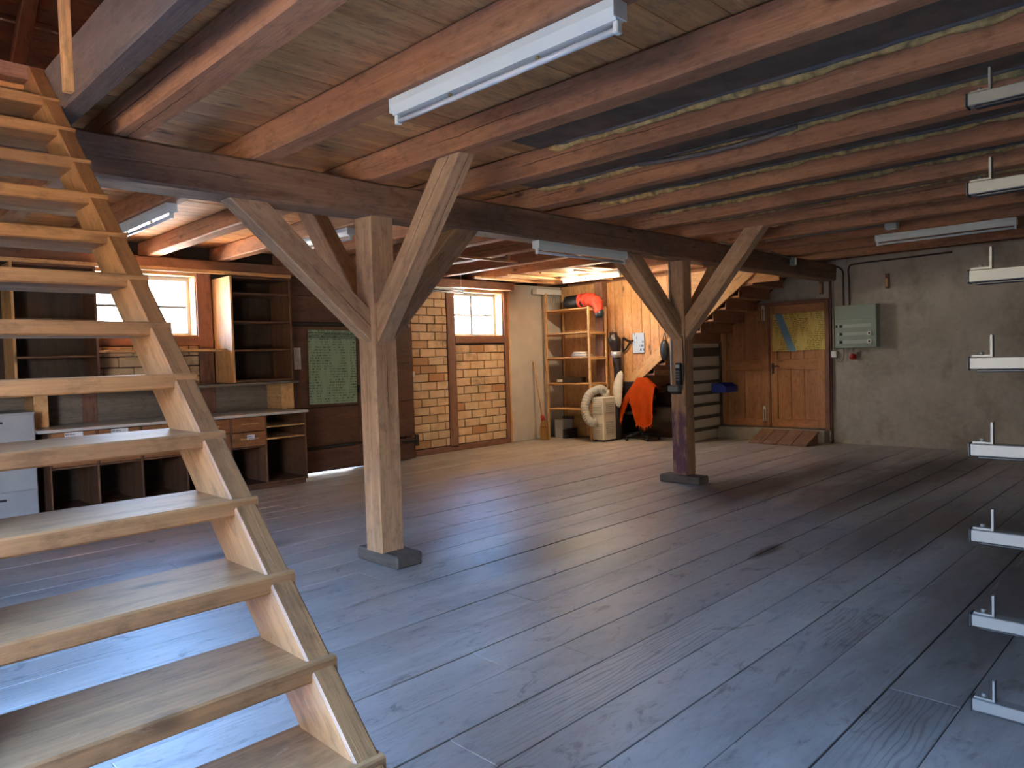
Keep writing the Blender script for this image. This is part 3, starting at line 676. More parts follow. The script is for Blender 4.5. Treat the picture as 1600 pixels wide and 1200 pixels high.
# ================================================================== BIG WOODEN GATE IN THE WINDOW WALL
g2 = tag(thing('door_2', (6.0, 9.2, 0)), kind='structure')
random.seed(9)
for zz in ((0.02, 0.34), (0.385, 0.93), (0.935, 1.52), (1.525, 2.08), (2.135, 2.50), (2.505, 2.74)):
    for xx in ((4.90, 5.98), (5.985, 7.0)): board('gate_board', xx, (9.15, 9.20), zz, 'gate_wood', g2, long=0)
for xx in ((4.93, 5.05), (6.86, 6.98)): board('gate_stile', xx, (9.20, 9.25), (0.05, 2.74), 'gate_wood', g2)
board('gate_backing', (4.92, 6.99), (9.252, 9.27), (0.02, 2.74), 'gate_wood', g2)
board('gate_rail', (4.95, 6.95), (9.2, 9.24), (2.03, 2.18), 'dark_wood', g2)
board('iron_strap', (5.13, 5.90), (9.135, 9.15), (0.345, 0.378), 'dark_metal', g2); board('iron_strap', (4.95, 6.9), (9.135, 9.15), (2.085, 2.125), 'dark_metal', g2)
board('hinge', (6.74, 7.06), (9.125, 9.15), (0.28, 0.315), 'dark_metal', g2); board('hinge', (7.0, 7.05), (9.115, 9.15), (0.21, 0.39), 'dark_metal', g2)
board('latch', (5.97, 6.03), (9.11, 9.15), (1.10, 1.22), 'dark_metal', g2)
tag(sheet('wall_chart', 0.775, 1.05, 'print_green', None, FACE_MY((5.575, 9.146, 1.50)) @ Matrix.Rotation(-0.018, 4, 'Z'), curl=.003), 'large green printed chart pinned to the dark wooden gate', 'poster')
tag(sheet('note_sheet', 0.10, 0.30, 'print_note', None, FACE_MY((5.02, 9.146, 1.63)), curl=.002, n=4), 'small narrow white note pinned left of the green chart', 'paper')
sb = thing('light_switch', (7.13, 9.36, 1.33), 'small white wall switch with its cable beside the brick wall', 'switch')
board('switch_box', (7.09, 7.18), (9.325, 9.37), (1.29, 1.38), 'white_paint', sb); tube('switch_cable', [(7.11, 9.36, 1.38), (7.11, 9.36, 2.2), (7.06, 9.36, 2.66)], 0.009, 'white_paint', sb)

# ================================================================== STAIR ENCLOSURE AT THE FAR LEFT
XP = 10.90
wp = tag(board('wall_stair', (XP, XP + .04), (8.50, YW), (0, 2.9), 'pale_wood', bev=0.002), kind='structure')
board('corner_post', (XP - .12, XP + .06), (8.30, 8.48), (0, 2.9), 'frame_wood', wp)
random.seed(31)
# vertical boards above the stair line (stair line: z = 1.102 + (7.583 - y) * 0.76)
line = lambda y: 1.102 + (7.583 - y) * 0.76
y = 8.30
while y > 5.0:
    y1 = max(y - random.uniform(0.17, 0.24), 4.98); zt = 2.9 - (0.0 if y > 6.9 else 0.28)
    za, zb = line(y) + .02, line(y1) + .02
    if zt - za > 0.03:
        # local x up, so the grain runs up the board
        M = Matrix(((0, 1, 0, XP + .03), (0, 0, -1, y), (-1, 0, 0, 0), (0, 0, 0, 1)))
        w = y - y1 - .004
        zb2 = min(zb, zt - .01)
        prism('panel_board', [(-za, 0.002), (-zt, 0.002), (-zt, w), (-zb2, w)], 0.022, 'panel_wood', wp, M, bev=0.003)
    y = y1
board('panel_rail', (XP + .025, XP + .05), (4.98, 6.9), (2.62, 2.9), 'panel_wood', wp)
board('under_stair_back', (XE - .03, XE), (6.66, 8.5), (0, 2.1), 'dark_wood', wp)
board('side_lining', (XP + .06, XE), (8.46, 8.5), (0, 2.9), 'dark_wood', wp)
fs = thing('enclosed_staircase', (11.5, 6.9, 0), 'boxed-in wooden staircase rising behind the painted post to the ceiling', 'staircase')
def slope_board(nm, x, z_off0, z_off1, ya, yb, mat, parent):
    d = Vector((0, -1, 0.76)).normalized(); n = Vector((0, 0.76, 1)).normalized(); o = Vector((x[0], ya, line(ya) + z_off0)); poly = []
    for yy, zo in ((ya, z_off0), (yb, z_off0), (yb, z_off1), (ya, z_off1)):
        q = Vector((0, yy, line(yy) + zo)) - Vector((0, o.y, o.z)); poly.append((q.dot(d), q.dot(n)))
    M = Matrix(((0, 1, 0, o.x), (d.y, 0, n.y, o.y), (d.z, 0, n.z, o.z), (0, 0, 0, 1)))
    return prism(nm, poly, x[1] - x[0], mat, parent, M)
slope_board('stringer', (XP - .01, XP + .03), -0.02, 0.24, 8.28, 5.38, 'pale_wood', fs)
slope_board('stringer', (XE - .045, XE - .003), -0.02, 0.24, 8.28, 5.30, 'shelf_wood', fs)
for k in range(14):
    yy = 8.25 - k * 0.235; zz = line(yy) + 0.03
    if zz > 2.88 or yy < 5.3: break
    board('tread', (XP + .032, XE - .047), (yy - .25, yy), (zz, zz + .035), 'joist_wood', fs); board('riser', (XP + .032, XE - .047), (yy - .25, yy - .232), (zz + .036, zz + .178), 'joist_wood', fs)
# bin rails under the stairs
rk = thing('bin_rail_rack', (11.55, 6.6, 0), 'rack of dark rails on white boards under the enclosed stairs', 'rack')
zr = [0.0, 0.19, 0.40, 0.62, 0.82, 1.02, 1.26, 1.535, 1.72]
for i, (a, b) in enumerate(zip(zr, zr[1:])):
    board('back_board', (10.98, 12.0), (6.62, 6.64), (a + .002, b - .002), 'board_white', rk)
for z in zr[1:-2]:
    board('rail', (10.97, 12.03), (6.585, 6.62), (z - .022, z + .03), 'rail_grey', rk)
board('top_rail', (10.97, 12.03), (6.585, 6.62), (1.47, 1.62), 'rail_grey', rk)
for xx in ((10.93, 10.97), (12.0, 12.05)): board('upright', xx, (6.58, 6.64), (0, 1.73), 'rail_grey', rk)
bn = thing('storage_bin', (11.9, 6.48, 0.84), 'blue plastic bin hooked on the bin rails', 'bin')
bx, by, bz = (11.62, 12.02), (6.28, 6.57), (0.83, 0.99)
prism('front_wall', [(0, 0), (.40, 0), (.40, .10), (0, .10)], .012, 'bin_blue', bn, Matrix.Translation((bx[0], by[0], bz[0])))
prism('back_wall', [(0, 0), (.40, 0), (.40, .16), (0, .16)], .012, 'bin_blue', bn, Matrix.Translation((bx[0], by[1] - .012, bz[0])))
for xx in (bx[0] + .012, bx[1]):
    prism('side_wall', [(0, 0), (by[1] - by[0], 0), (by[1] - by[0], .16), (.10, .16), (0, .09)], .012, 'bin_blue', bn, Matrix(((0, -1, 0, xx), (1, 0, 0, by[0]), (0, 0, 1, bz[0]), (0, 0, 0, 1))))
board('bin_floor', bx, by, (bz[0], bz[0] + .01), 'bin_blue', bn)

# ================================================================== DOOR IN THE FAR WALL
d1 = tag(thing('door_1', (XE - .03, 5.6, 0.2)), kind='structure')
def leaf(y0, y1, z0, z1, wide, panels):
    x = (XE - .05, XE - .005); xi = (XE - .035, XE - .008)
    for yy in ((y0, y0 + wide), (y1 - wide, y1)): board('stile', yy if False else x, yy, (z0, z1), 'door_wood', d1)
    for zz in ((z0, z0 + .14), (z0 + .98, z0 + 1.16), (z1 - .14, z1)): board('rail', x, (y0 + wide, y1 - wide), zz, 'door_wood', d1)
    w = (y1 - y0 - 2 * wide) / panels
    for k in range(panels):
        for za, zb in ((z0 + .14, z0 + .98), (z0 + 1.16, z1 - .14)): board('panel', xi, (y0 + wide + k * w + .002, y0 + wide + (k + 1) * w - .002), (za, zb), 'door_wood', d1)
leaf(4.735, 5.66, 0.227, 2.30, 0.12, 3); leaf(5.70, 6.60, 0.227, 2.30, 0.12, 2)
board('frame_post', (XE - .06, XE - .002), (4.66, 4.73), (0.205, 2.36), 'frame_wood', d1); board('meeting_post', (XE - .06, XE - .002), (5.662, 5.70), (0.227, 2.30), 'frame_wood', d1); board('frame_head', (XE - .06, XE - .002), (4.73, 6.6), (2.302, 2.36), 'frame_wood', d1)
hd = board('handle_plate', (XE - .06, XE - .05), (5.60, 5.635), (1.14, 1.32), 'dark_metal', d1); tube('lever', [(XE - .06, 5.615, 1.27), (XE - .10, 5.615, 1.27), (XE - .10, 5.49, 1.27)], .009, 'dark_metal', hd)
for z in (0.32, 2.06): board('bolt', (XE - .075, XE - .05), (5.745, 5.80), (z, z + .26), 'cream_plastic', d1); tube('bolt_rod', [(XE - .08, 5.772, z - .05), (XE - .08, 5.772, z + .2)], .01, 'steel_grey', d1)
mp = thing('yellow_chart', (XE - .06, 5.18, 1.83), 'yellow chart in two sheets with a blue diagonal band on the door', 'poster')
sheet('chart_sheet', 0.43, 0.63, 'print_yellow_blue', mp, FACE_MX((XE - .054, 5.405, 1.835)) @ Matrix.Rotation(-.02, 4, 'Z'), curl=.006)
sheet('chart_sheet', 0.47, 0.63, 'print_yellow', mp, FACE_MX((XE - .056, 4.965, 1.845)) @ Matrix.Rotation(.01, 4, 'Z'), curl=.006)
rp = thing('ramp', (11.7, 5.2, 0), 'small boarded wooden ramp in front of the door', 'ramp')
for k in range(4):
    ya = 4.78 + k * 0.245
    prism('ramp_board', [(0, 0), (.50, .175), (.50, .205), (0, .03)], 0.24, 'ramp_wood', rp, Matrix.Translation((11.36, ya, 0.0)))
for ya in (4.80, 5.70): prism('ramp_side', [(.06, 0), (.50, 0), (.50, .172), (.06, .018)], 0.03, 'ramp_wood', rp, Matrix.Translation((11.36, ya, 0.0)))

# ================================================================== FAR WALL: ELECTRICS
ep = thing('electrical_panel', (XE - .08, 4.21, 1.54), 'grey-green electrical panel with three rows of breakers on the concrete wall', 'fuse box')
px = XE - .15
board('box', (px, XE), (3.90, 4.53), (1.54, 2.22), 'panel_green', ep, bev=.006)
board('upper_cover', (px - .012, px), (3.905, 4.525), (1.99, 2.215), 'panel_green', ep); board('lower_cover', (px - .012, px), (3.905, 4.525), (1.545, 1.978), 'panel_green', ep); board('trim_strip', (px - .014, px - .001), (3.905, 4.525), (1.979, 1.989), 'panel_light', ep)
for r, z in enumerate((1.89, 1.765, 1.64)):
    w_ = board('breaker_window', (px - .02, px - .012), (3.97, 4.40), (z - .028, z + .028), 'panel_light', ep)
    for q in range(3 if r == 0 else 2): board('breaker_switch', (px - .03, px - .012), (4.42 + q * .033, 4.445 + q * .033), (z - .02, z + .02), 'black_plastic' if q % 2 == 0 else 'white_paint', ep)
    if r: board('socket', (px - .032, px - .02), (3.975, 4.03), (z - .03, z + .03), 'white_paint', w_); board('socket_core', (px - .036, px - .032), (3.99, 4.015), (z - .014, z + .014), 'black_plastic', w_)
pg = thing('red_plug_socket', (XE - .04, 4.28, 1.40), 'red industrial plug socket hanging under the electrical panel', 'socket')
link('plug_body', tube_mesh('plug_body', [(0, 0, 0), (-.03, 0, -.05)], [.045, .055], 14), 'plug_red', pg, Matrix.Translation((XE - .06, 4.28, 1.43))); board('plug_mount', (XE - .06, XE), (4.23, 4.33), (1.42, 1.47), 'cable_grey', pg); tube('plug_cable', spline([(XE - .05, 4.28, 1.47), (XE - .06, 4.29, 1.51), (XE - .05, 4.27, 1.545)]), .01, 'cable_grey', pg)
jb = thing('junction_box', (XE - .03, 4.60, 1.45), 'small white junction box left of the electrical panel', 'junction box')
board('box', (XE - .05, XE), (4.55, 4.635), (1.40, 1.50), 'white_paint', jb); tube('loop_cable', spline([(XE - .03, 4.57, 1.40), (XE - .04, 4.53, 1.33), (XE - .04, 4.46, 1.34), (XE - .04, 4.44, 1.45), (XE - .05, 4.44, 1.545)]), .009, 'cable_grey', jb)
tag(tube('conduit', spline([(XE - .02, 4.60, 1.50), (XE - .02, 4.60, 2.2), (XE - .02, 4.60, 2.66), (XE - .03, 4.63, 2.73), (XE - .1, 4.66, 2.915), (XE - .6, 4.66, 2.915)]), .013, 'cable_grey'), 'thin grey conduit from the junction box up to the beam', 'conduit')
def clipped(name, pts, lab):
    t = tag(tube(name, spline(pts), .013, 'cable_dark'), lab, 'cable'); return t
clipped('cable', [(XE - .02, 4.44, 2.22), (XE - .02, 4.44, 2.6), (XE - .02, 4.45, 2.78), (XE - .02, 4.55, 2.86), (XE - .05, 4.75, 2.87)], 'dark cable from the panel curving left to the beam')
clipped('cable', [(XE - .02, 4.35, 2.22), (XE - .02, 4.35, 2.6), (XE - .02, 4.35, 2.82), (XE - .02, 4.22, 2.87), (XE - .02, 3.6, 2.88), (XE - .02, 2.9, 2.89)], 'dark cable from the panel turning right along the wall top')
for i, (yy, zz, lb) in enumerate(((3.78, 2.57, 'small wooden bracket high on the wall right of the panel'), (4.79, 2.57, 'small wooden bracket on the wall above the door'))):
    t = thing('wall_bracket', (XE - .03, yy, zz), lb, 'bracket'); board('back_block', (XE - .03, XE), (yy - .03, yy + .03), (zz - .13, zz + .1), 'ramp_wood', t); board('peg', (XE - .06, XE - .03), (yy - .018, yy + .018), (zz - .1, zz + .03), 'pale_wood', t)
tag(board('down_pipe', (XE - .045, XE), (4.63, 4.66), (0, 2.64), 'pipe_brown'), 'dark brown vertical strip between the door and the panel', 'strip')
tb = thing('junction_box', (10.4, 4.53, 2.84), 'grey junction box on the main beam near the concrete wall', 'junction box')
board('box', (10.33, 10.45), (4.50, 4.55), (2.76, 2.88), 'panel_green', tb); board('lid', (10.40, 10.445), (4.49, 4.50), (2.775, 2.87), 'white_paint', tb)
tag(tube('cable', spline([(10.33, 4.535, 2.86), (9.6, 4.53, 2.905), (8.9, 4.53, 2.90), (8.3, 4.53, 2.91)]), .012, 'cable_grey'), 'grey cable lying along the top edge of the main beam', 'cable')
tag(tube('conduit', [(9.06, 4.3, 2.96), (9.06, 2.85, 2.96)], .014, 'cable_grey'), 'straight pale conduit between the joists near the far lamp', 'conduit')
jc = thing('junction_box', (9.06, 2.80, 2.96), 'pale junction box at the end of the ceiling conduit', 'junction box'); board('box', (9.01, 9.11), (2.72, 2.85), (2.90, 3.0), 'panel_light', jc); board('lid', (9.02, 9.10), (2.73, 2.84), (2.89, 2.90), 'white_paint', jc)
tag(timber('loose_lath', (8.35, 4.72, 2.93), (9.05, 4.60, 2.915), .05, .02, 'frame_wood', n=4, wob=.002, ch=.003), 'loose lath lying on top of the main beam', 'lath')

# ================================================================== CANTILEVER RACK AT THE RIGHT EDGE
cr = thing('cantilever_rack', (2.925, -0.2, 0), 'steel cantilever rack whose arms reach in at the right edge', 'rack')
board('upright', (2.86, 2.99), (-0.36, -0.24), (0, 2.6), 'dark_metal', cr, bev=.006); board('foot', (2.86, 2.99), (-0.6, 0.45), (0.0, 0.09), 'dark_metal', cr, bev=.006)
for k in range(8):
    z = 2.405 - 0.3005 * k
    ar = board('arm', (2.905, 2.955), (-0.24, 0.65), (z - .042, z), 'steel_grey', cr, bev=.003)
    board('arm_end', (2.903, 2.957), (0.65, 0.656), (z - .045, z + .002), 'black_plastic', ar)
    board('under_strip', (2.915, 2.945), (-0.2, 0.63), (z - .052, z - .043), 'black_plastic', ar)
    bmh = bmesh.new(); prof = [(0.0, 0.0), (0.062, 0.0), (0.062, 0.075), (0.055, 0.075), (0.055, 0.007), (0.0, 0.007)]
    a = [bmh.verts.new((0, -u_, v_)) for u_, v_ in prof]; b = [bmh.verts.new((.03, -u_, v_)) for u_, v_ in prof]
    bmh.faces.new(a); bmh.faces.new(b[::-1])
    for i in range(6): bmh.faces.new((a[i], a[(i + 1) % 6], b[(i + 1) % 6], b[i]))
    link('stop_hook', finish(bmh, 'stop_hook'), 'steel_grey', ar, Matrix.Translation((2.915, 0.645, z + .0005)))
    link('bolt', tube_mesh('bolt', [(0, 0, 0), (0, 0, .011)], .008, 6), 'steel_grey', ar, Matrix.Translation((2.93, 0.618, z + .007)))

# ================================================================== SHELF IN THE CORNER AND WHAT IS ON IT
sx, sy = (10.24, 10.78), (8.20, 9.26)
sh = thing('wooden_shelf', (10.5, 8.73, 0), 'tall open pale wooden shelf in the corner beside the plastered wall', 'shelf')
for xx in ((sx[0], sx[0] + .04), (sx[1] - .04, sx[1])):
    for yy, zt in (((sy[0], sy[0] + .035), 2.44), ((sy[1] - .035, sy[1]), 2.75)): board('upright', xx, yy, (0, zt), 'pale_wood', sh)
for z in (2.42, 1.985, 1.53, 1.05, 0.575): board('shelf_board', (sx[0] - .006, sx[1]), (sy[0] + .036, sy[1] - .036), (z - .022, z), 'pale_wood', sh); [board('cross_bar', (sx[0] + .041, sx[1] - .041), yy, (z - .055, z - .024), 'pale_wood', sh) for yy in ((sy[0] + .002, sy[0] + .03), (sy[1] - .03, sy[1] - .002))]
board('back_rail', (sx[1] - .02, sx[1]), (sy[0] + .04, sy[1] - .04), (0.42, 0.50), 'pale_wood', sh)
bg_ = thing('duffel_roll', (10.42, 8.6, 2.421), 'black cylindrical bag with red cover lying on top of the shelf', 'bag')
P = spline([(10.42, 8.90, 2.545), (10.42, 8.70, 2.55), (10.41, 8.42, 2.555)], 6); n = len(P)
link('bag_body', tube_mesh('bag_body', P, [0.06 + .062 * min(1, i / 2) for i in range(n)], 18), 'black_bag', bg_)
P = spline([(10.41, 8.50, 2.556), (10.40, 8.34, 2.565), (10.39, 8.22, 2.555), (10.36, 8.11, 2.49), (10.34, 8.06, 2.38), (10.335, 8.05, 2.30)], 6); n = len(P)
_rc = link('red_cover', tube_mesh('red_cover', P, [(0.130 - .045 * (i / n)) * (1 + .06 * math.sin(i * 1.7) + .05 * math.sin(i * 2.9 + 1)) for i in range(n)], 18), 'red_fabric', bg_)
for v in _rc.data.vertices: v.co += mnoise.noise_vector(v.co * 11) * .03 + mnoise.noise_vector(v.co * 27) * .012
link('bag_end', tube_mesh('bag_end', spline([(10.35, 8.04, 2.36), (10.345, 8.035, 2.27), (10.345, 8.035, 2.22)], 4), [.082, .086, .09, .09, .088, .085, .08, .07, .05], 16), 'black_bag', bg_)
cl = thing('folded_clothes', (10.45, 8.55, 1.531), 'small pile of folded grey cloths on the middle shelf board', 'cloth')
random.seed(2)
for i in range(4):
    bmc = bmesh.new(); w, d = 0.34 - i * .035, 0.26 - i * .02
    bmesh.ops.create_cube(bmc, size=1.0); bmesh.ops.scale(bmc, vec=(d, w, .022), verts=bmc.verts); bmesh.ops.subdivide_edges(bmc, edges=bmc.edges[:], cuts=3, use_grid_fill=True)
    for v in bmc.verts: v.co += mnoise.noise_vector(v.co * 8 + Vector((i * 5, 0, 0))) * .012
    link('cloth_layer', finish(bmc, 'cloth_layer', True), ('grey_board', 'sack_white', 'bin_blue', 'sack_white')[i] if i != 2 else 'grey_board', cl, Matrix.Translation((10.42, 8.50 + i * .015, 1.548 + i * .021)) @ Matrix.Rotation(.15 * i, 4, 'Z'))
fb = thing('file_box', (10.42, 8.75, 1.051), 'flat dark file box with a pale label on the fourth shelf board', 'box')
board('box_body', (10.30, 10.62), (8.60, 9.05), (1.051, 1.135), 'dark_wood', fb); board('box_lid', (10.295, 10.625), (8.595, 9.055), (1.136, 1.155), 'dark_wood', fb); sheet('box_label', .13, .05, 'print_note', fb, FACE_MX((10.297, 8.97, 1.095)), curl=.001, n=3)
hs = thing('wire_hook_strip', (10.3, 9.3, 2.7), 'white slatted strip with hooks above the shelf in the corner', 'hook strip')
board('strip_box', (10.02, 10.72), (9.24, 9.36), (2.73, 2.83), 'white_paint', hs)
for i in range(6): tube('hook', spline([(10.42 + i * .05, 9.235, 2.735), (10.42 + i * .05, 9.21, 2.66), (10.42 + i * .05, 9.20, 2.55)], 3), .008, 'steel_grey', hs, seg=6)
um = thing('small_machine', (10.5, 9.0, 0), 'small grey machine standing under the lowest shelf board', 'machine')
board('machine_body', (10.36, 10.66), (8.98, 9.19), (0.0, 0.36), 'grey_board', um, bev=.01); board('machine_arm', (10.40, 10.46), (8.78, 9.02), (0.37, 0.42), 'dark_metal', um); board('machine_foot', (10.34, 10.68), (8.90, 8.97), (0.0, 0.17), 'dark_metal', um)
# broom
br = thing('broom', (9.98, 9.10, 0), 'straw broom with a long wooden handle leaning on the plastered wall', 'broom')
tube('handle', [(9.97, 9.14, 0.42), (10.02, 9.375, 1.46)], .013, 'pale_wood', br); tube('binding', [(9.96, 9.115, 0.36), (9.972, 9.145, 0.46)], [.048, .03], 'plug_red', br, seg=12)
bms = bmesh.new(); random.seed(8)
for i in range(90):
    a = random.uniform(0, 2 * math.pi); r = random.uniform(0, 1) ** .5
    top = Vector((9.96 + .03 * r * math.cos(a), 9.115 + .04 * r * math.sin(a), .385)); bot = Vector((9.945 + .05 * r * math.cos(a), 9.06 + .115 * r * math.sin(a), .004 + random.uniform(0, .015)))
    m_ = (top + bot) / 2 + Vector((.012 * math.cos(a), .03 * math.sin(a), 0)); s = Vector((.0045, .003, 0))
    q = [[bms.verts.new(p + s * u_ + Vector((0, .004 * v_, 0))) for u_, v_ in ((-1, -1), (1, -1), (1, 1), (-1, 1))] for p in (top, m_, bot)]
    for A, B in zip(q, q[1:]):
        for j in range(4): bms.faces.new((A[j], A[(j + 1) % 4], B[(j + 1) % 4], B[j]))
    bms.faces.new(q[0]); bms.faces.new(q[2][::-1])
tag(link('bristles', finish(bms, 'bristles'), 'straw', br), kind='stuff')
tube('stitching', [(9.953, 9.09, .25), (9.952, 9.089, .238)], .062, 'plug_red', br, seg=14)
# portable air conditioner
ac = thing('air_conditioner', (10.5, 8.07, 0), 'white portable air conditioner with a thick grey exhaust hose', 'air conditioner')
board('body', (10.25, 10.62), (7.93, 8.185), (0.03, 0.80), 'cream_plastic', ac, bev=.015)
for x_, y_ in ((10.29, 7.97), (10.29, 8.14), (10.57, 7.97), (10.57, 8.14)): link('caster', tube_mesh('caster', [(0, -.012, 0), (0, .012, 0)], .017, 10), 'black_plastic', ac, Matrix.Translation((x_, y_, .017)))
for z0, z1 in ((0.07, 0.33), (0.50, 0.73)):
    gr = board('grille', (10.242, 10.25), (7.955, 8.16), (z0, z1), 'hose_grey', ac)
    for i in range(7): board('slat', (10.236, 10.243), (7.96, 8.155), (z0 + .012 + i * (z1 - z0 - .02) / 7, z0 + .026 + i * (z1 - z0 - .02) / 7), 'cream_plastic', gr)
for z0, z1 in ((0.13, 0.36), (0.52, 0.70)):
    gr = board('side_grille', (10.31, 10.55), (7.922, 7.93), (z0, z1), 'hose_grey', ac)
    for i in range(6): board('slat', (10.315, 10.545), (7.916, 7.923), (z0 + .01 + i * .035, z0 + .025 + i * .035), 'cream_plastic', gr)
P = spline([(10.46, 8.05, 0.90), (10.36, 8.09, 0.945), (10.22, 8.20, 0.86), (10.13, 8.245, 0.66), (10.12, 8.20, 0.45), (10.14, 8.09, 0.35), (10.18, 8.02, 0.37)], 14)
link('exhaust_hose', tube_mesh('exhaust_hose', P, [.075 + .007 * math.sin(i * 1.9) for i in range(len(P))], 16), 'hose_grey', ac); tube('hose_collar', [(10.48, 8.05, .79), (10.475, 8.05, .92)], .082, 'cream_plastic', ac, seg=16)
# dark roll of sheeting with a band of tape
ro = thing('tarpaulin_roll', (10.80, 8.10, 0), 'tall dark roll of sheeting with silver tape standing beside the shelf', 'roll')
random.seed(6)
bmr = bmesh.new(); rings = []
for i in range(34):
    z = 1.96 * i / 33; c = Vector((10.775 + .025 * math.sin(z * 2.2), 8.02 + .04 * math.sin(z * 3 + 1), z)); r = .10 + .022 * math.sin(z * 3.5 + .5) - (.05 if i > 31 else 0) - .03 * math.exp(-((z - 1.58) / .12) ** 2)
    rings.append([bmr.verts.new(c + Vector((math.cos(a) * r * (1 + .25 * mnoise.noise(Vector((math.cos(a) * 2, math.sin(a) * 2, z * 5)))), math.sin(a) * r * (1 + .25 * mnoise.noise(Vector((math.cos(a) * 2, math.sin(a) * 2, z * 5 + 9)))), 0))) for a in [2 * math.pi * k / 20 for k in range(20)]])
for A, B in zip(rings, rings[1:]):
    for k in range(20): bmr.faces.new((A[k], A[(k + 1) % 20], B[(k + 1) % 20], B[k]))
bmr.faces.new(rings[0][::-1]); bmr.faces.new(rings[-1])
link('roll_body', finish(bmr, 'roll_body', True), 'tarp_dark', ro)
tube('tape_band', [(10.768, 8.00, 1.50), (10.765, 8.00, 1.61)], .098, 'silver_tape', ro, seg=20)
# pale scalloped sack leaning on the roll
sk = bmesh.new(); rings = []
for i in range(25):
    t_ = i / 24; z = .60 + .66 * t_; half = .10 * math.sin(math.pi * t_) ** .45 * (1 + .06 * math.sin(i * 2.4)) + .004; c = Vector((10.60 + .06 * t_, 7.845 - .02 * t_ + .05 * math.sin(math.pi * t_), z))
    rings.append([sk.verts.new(c + Vector((math.cos(a) * .045 * math.sin(math.pi * t_) ** .5 - .0, math.sin(a) * half, 0))) for a in [2 * math.pi * k / 14 for k in range(14)]])
for A, B in zip(rings, rings[1:]):
    for k in range(14): sk.faces.new((A[k], A[(k + 1) % 14], B[(k + 1) % 14], B[k]))
sk.faces.new(rings[0][::-1]); sk.faces.new(rings[-1])
tag(link('sack', finish(sk, 'sack', True), 'sack_white'), 'pale scalloped sack leaning against the dark roll', 'sack')
# print on the panelling with a clamp beside it
tag(sheet('wall_print', 0.25, 0.36, 'print_photo', None, FACE_MX((10.905, 7.60, 1.75)), curl=.004, n=5), 'pale blue print pinned to the board panelling', 'poster')
ck = thing('black_clamp', (10.9, 7.80, 1.7), 'black forked clamp hanging on the panelling left of the blue print', 'clamp')
tube('clamp_arm', spline([(10.89, 7.92, 1.86), (10.88, 7.84, 1.82), (10.88, 7.76, 1.78)], 4), .016, 'black_plastic', ck); tube('clamp_arm', spline([(10.89, 7.94, 1.60), (10.88, 7.85, 1.66), (10.88, 7.76, 1.78), (10.885, 7.70, 1.80)], 4), .016, 'black_plastic', ck); tube('clamp_bar', [(10.885, 7.93, 1.60), (10.885, 7.93, 1.86)], .014, 'black_plastic', ck)
# office chair with the orange blanket
ch = thing('office_chair', (10.92, 7.60, 0), 'dark swivel chair under the boxed-in stairs', 'chair')
for k in range(5):
    a = k * 2 * math.pi / 5 + .3; e = Vector((10.92 + .32 * math.cos(a), 7.60 + .32 * math.sin(a), .07))
    lg = tube('leg', [(10.92, 7.60, .13), (e.x, e.y, .075)], [.03, .018], 'black_plastic', ch); link('caster', tube_mesh('caster', [(-.014, 0, 0), (.014, 0, 0)], .03, 12), 'black_plastic', lg, Matrix.Translation((e.x, e.y, .031)) @ Matrix.Rotation(a, 4, 'Z'))
tube('column', [(10.92, 7.60, .1), (10.92, 7.60, .46)], .028, 'dark_metal', ch, seg=12)
board('seat', (10.73, 11.13), (7.39, 7.81), (.46, .53), 'black_plastic', ch, bev=.02); board('backrest', (10.73, 10.78), (7.36, 7.84), (.66, 1.06), 'black_plastic', ch, bev=.015); board('back_bar', (10.755, 10.77), (7.56, 7.64), (.5, .68), 'dark_metal', ch)
def blanket():
    t = thing('orange_blanket', (10.75, 7.54, .35), 'bright orange fringed blanket draped over the swivel chair', 'blanket')
    bm = bmesh.new(); NU, NV = 36, 26; g = []
    def low(u):     # height of the lower hem on the near side: a narrow lobe, a notch, a wide lobe
        pts = ((0, .40), (.13, .33), (.20, .50), (.36, .80), (.44, .55), (.50, .29), (.66, .24), (.84, .30), (.93, .38), (1, .48))
        for (a, za), (b, zb) in zip(pts, pts[1:]):
            if u <= b: return za + (zb - za) * (u - a) / (b - a)
        return pts[-1][1]
    lows = []
    for i in range(NU + 1):
        u = i / NU; y = 7.87 - .72 * u; row = []; top = 1.10 - .85 * max(0, .48 - u) - .55 * max(0, u - .72); Lf = max(top - low(u), .06)
        for j in range(NV + 1):
            v = j / NV
            if v < .3: s = v / .3; p = Vector((10.825 - .0, y, top - .18 * (1 - s)))                       # far side
            elif v < .42: s = (v - .3) / .12; a = math.pi * s; p = Vector((10.76 + .062 * math.cos(a), y, top + .035 * math.sin(a)))
            else:
                s = (v - .42) / .58; p = Vector((10.698 - .05 * s - .03 * math.sin(s * 3) + .028 * math.sin(u * 21 + s * 2) * s, y + .05 * s * math.sin(u * 6.3), top - Lf * s))
            row.append(bm.verts.new(p))
        g.append(row); lows.append(row[-1].co.copy())
    for i in range(NU):
        for j in range(NV): bm.faces.new((g[i][j], g[i + 1][j], g[i + 1][j + 1], g[i][j + 1]))
    r = bmesh.ops.solidify(bm, geom=bm.faces[:], thickness=.006)
    link('cloth', finish(bm, 'cloth', True), 'orange_fabric', t)
    for i in range(0, NU + 1, 2):
        p = lows[i]; tube('fringe', [p + Vector((-.003, 0, .01)), p + Vector((-.006, .006 * math.sin(i), -.03)), p + Vector((-.004, .01 * math.sin(i * 2.1), -.06))], [.006, .005, .002], 'orange_fabric', t, seg=5)
blanket()
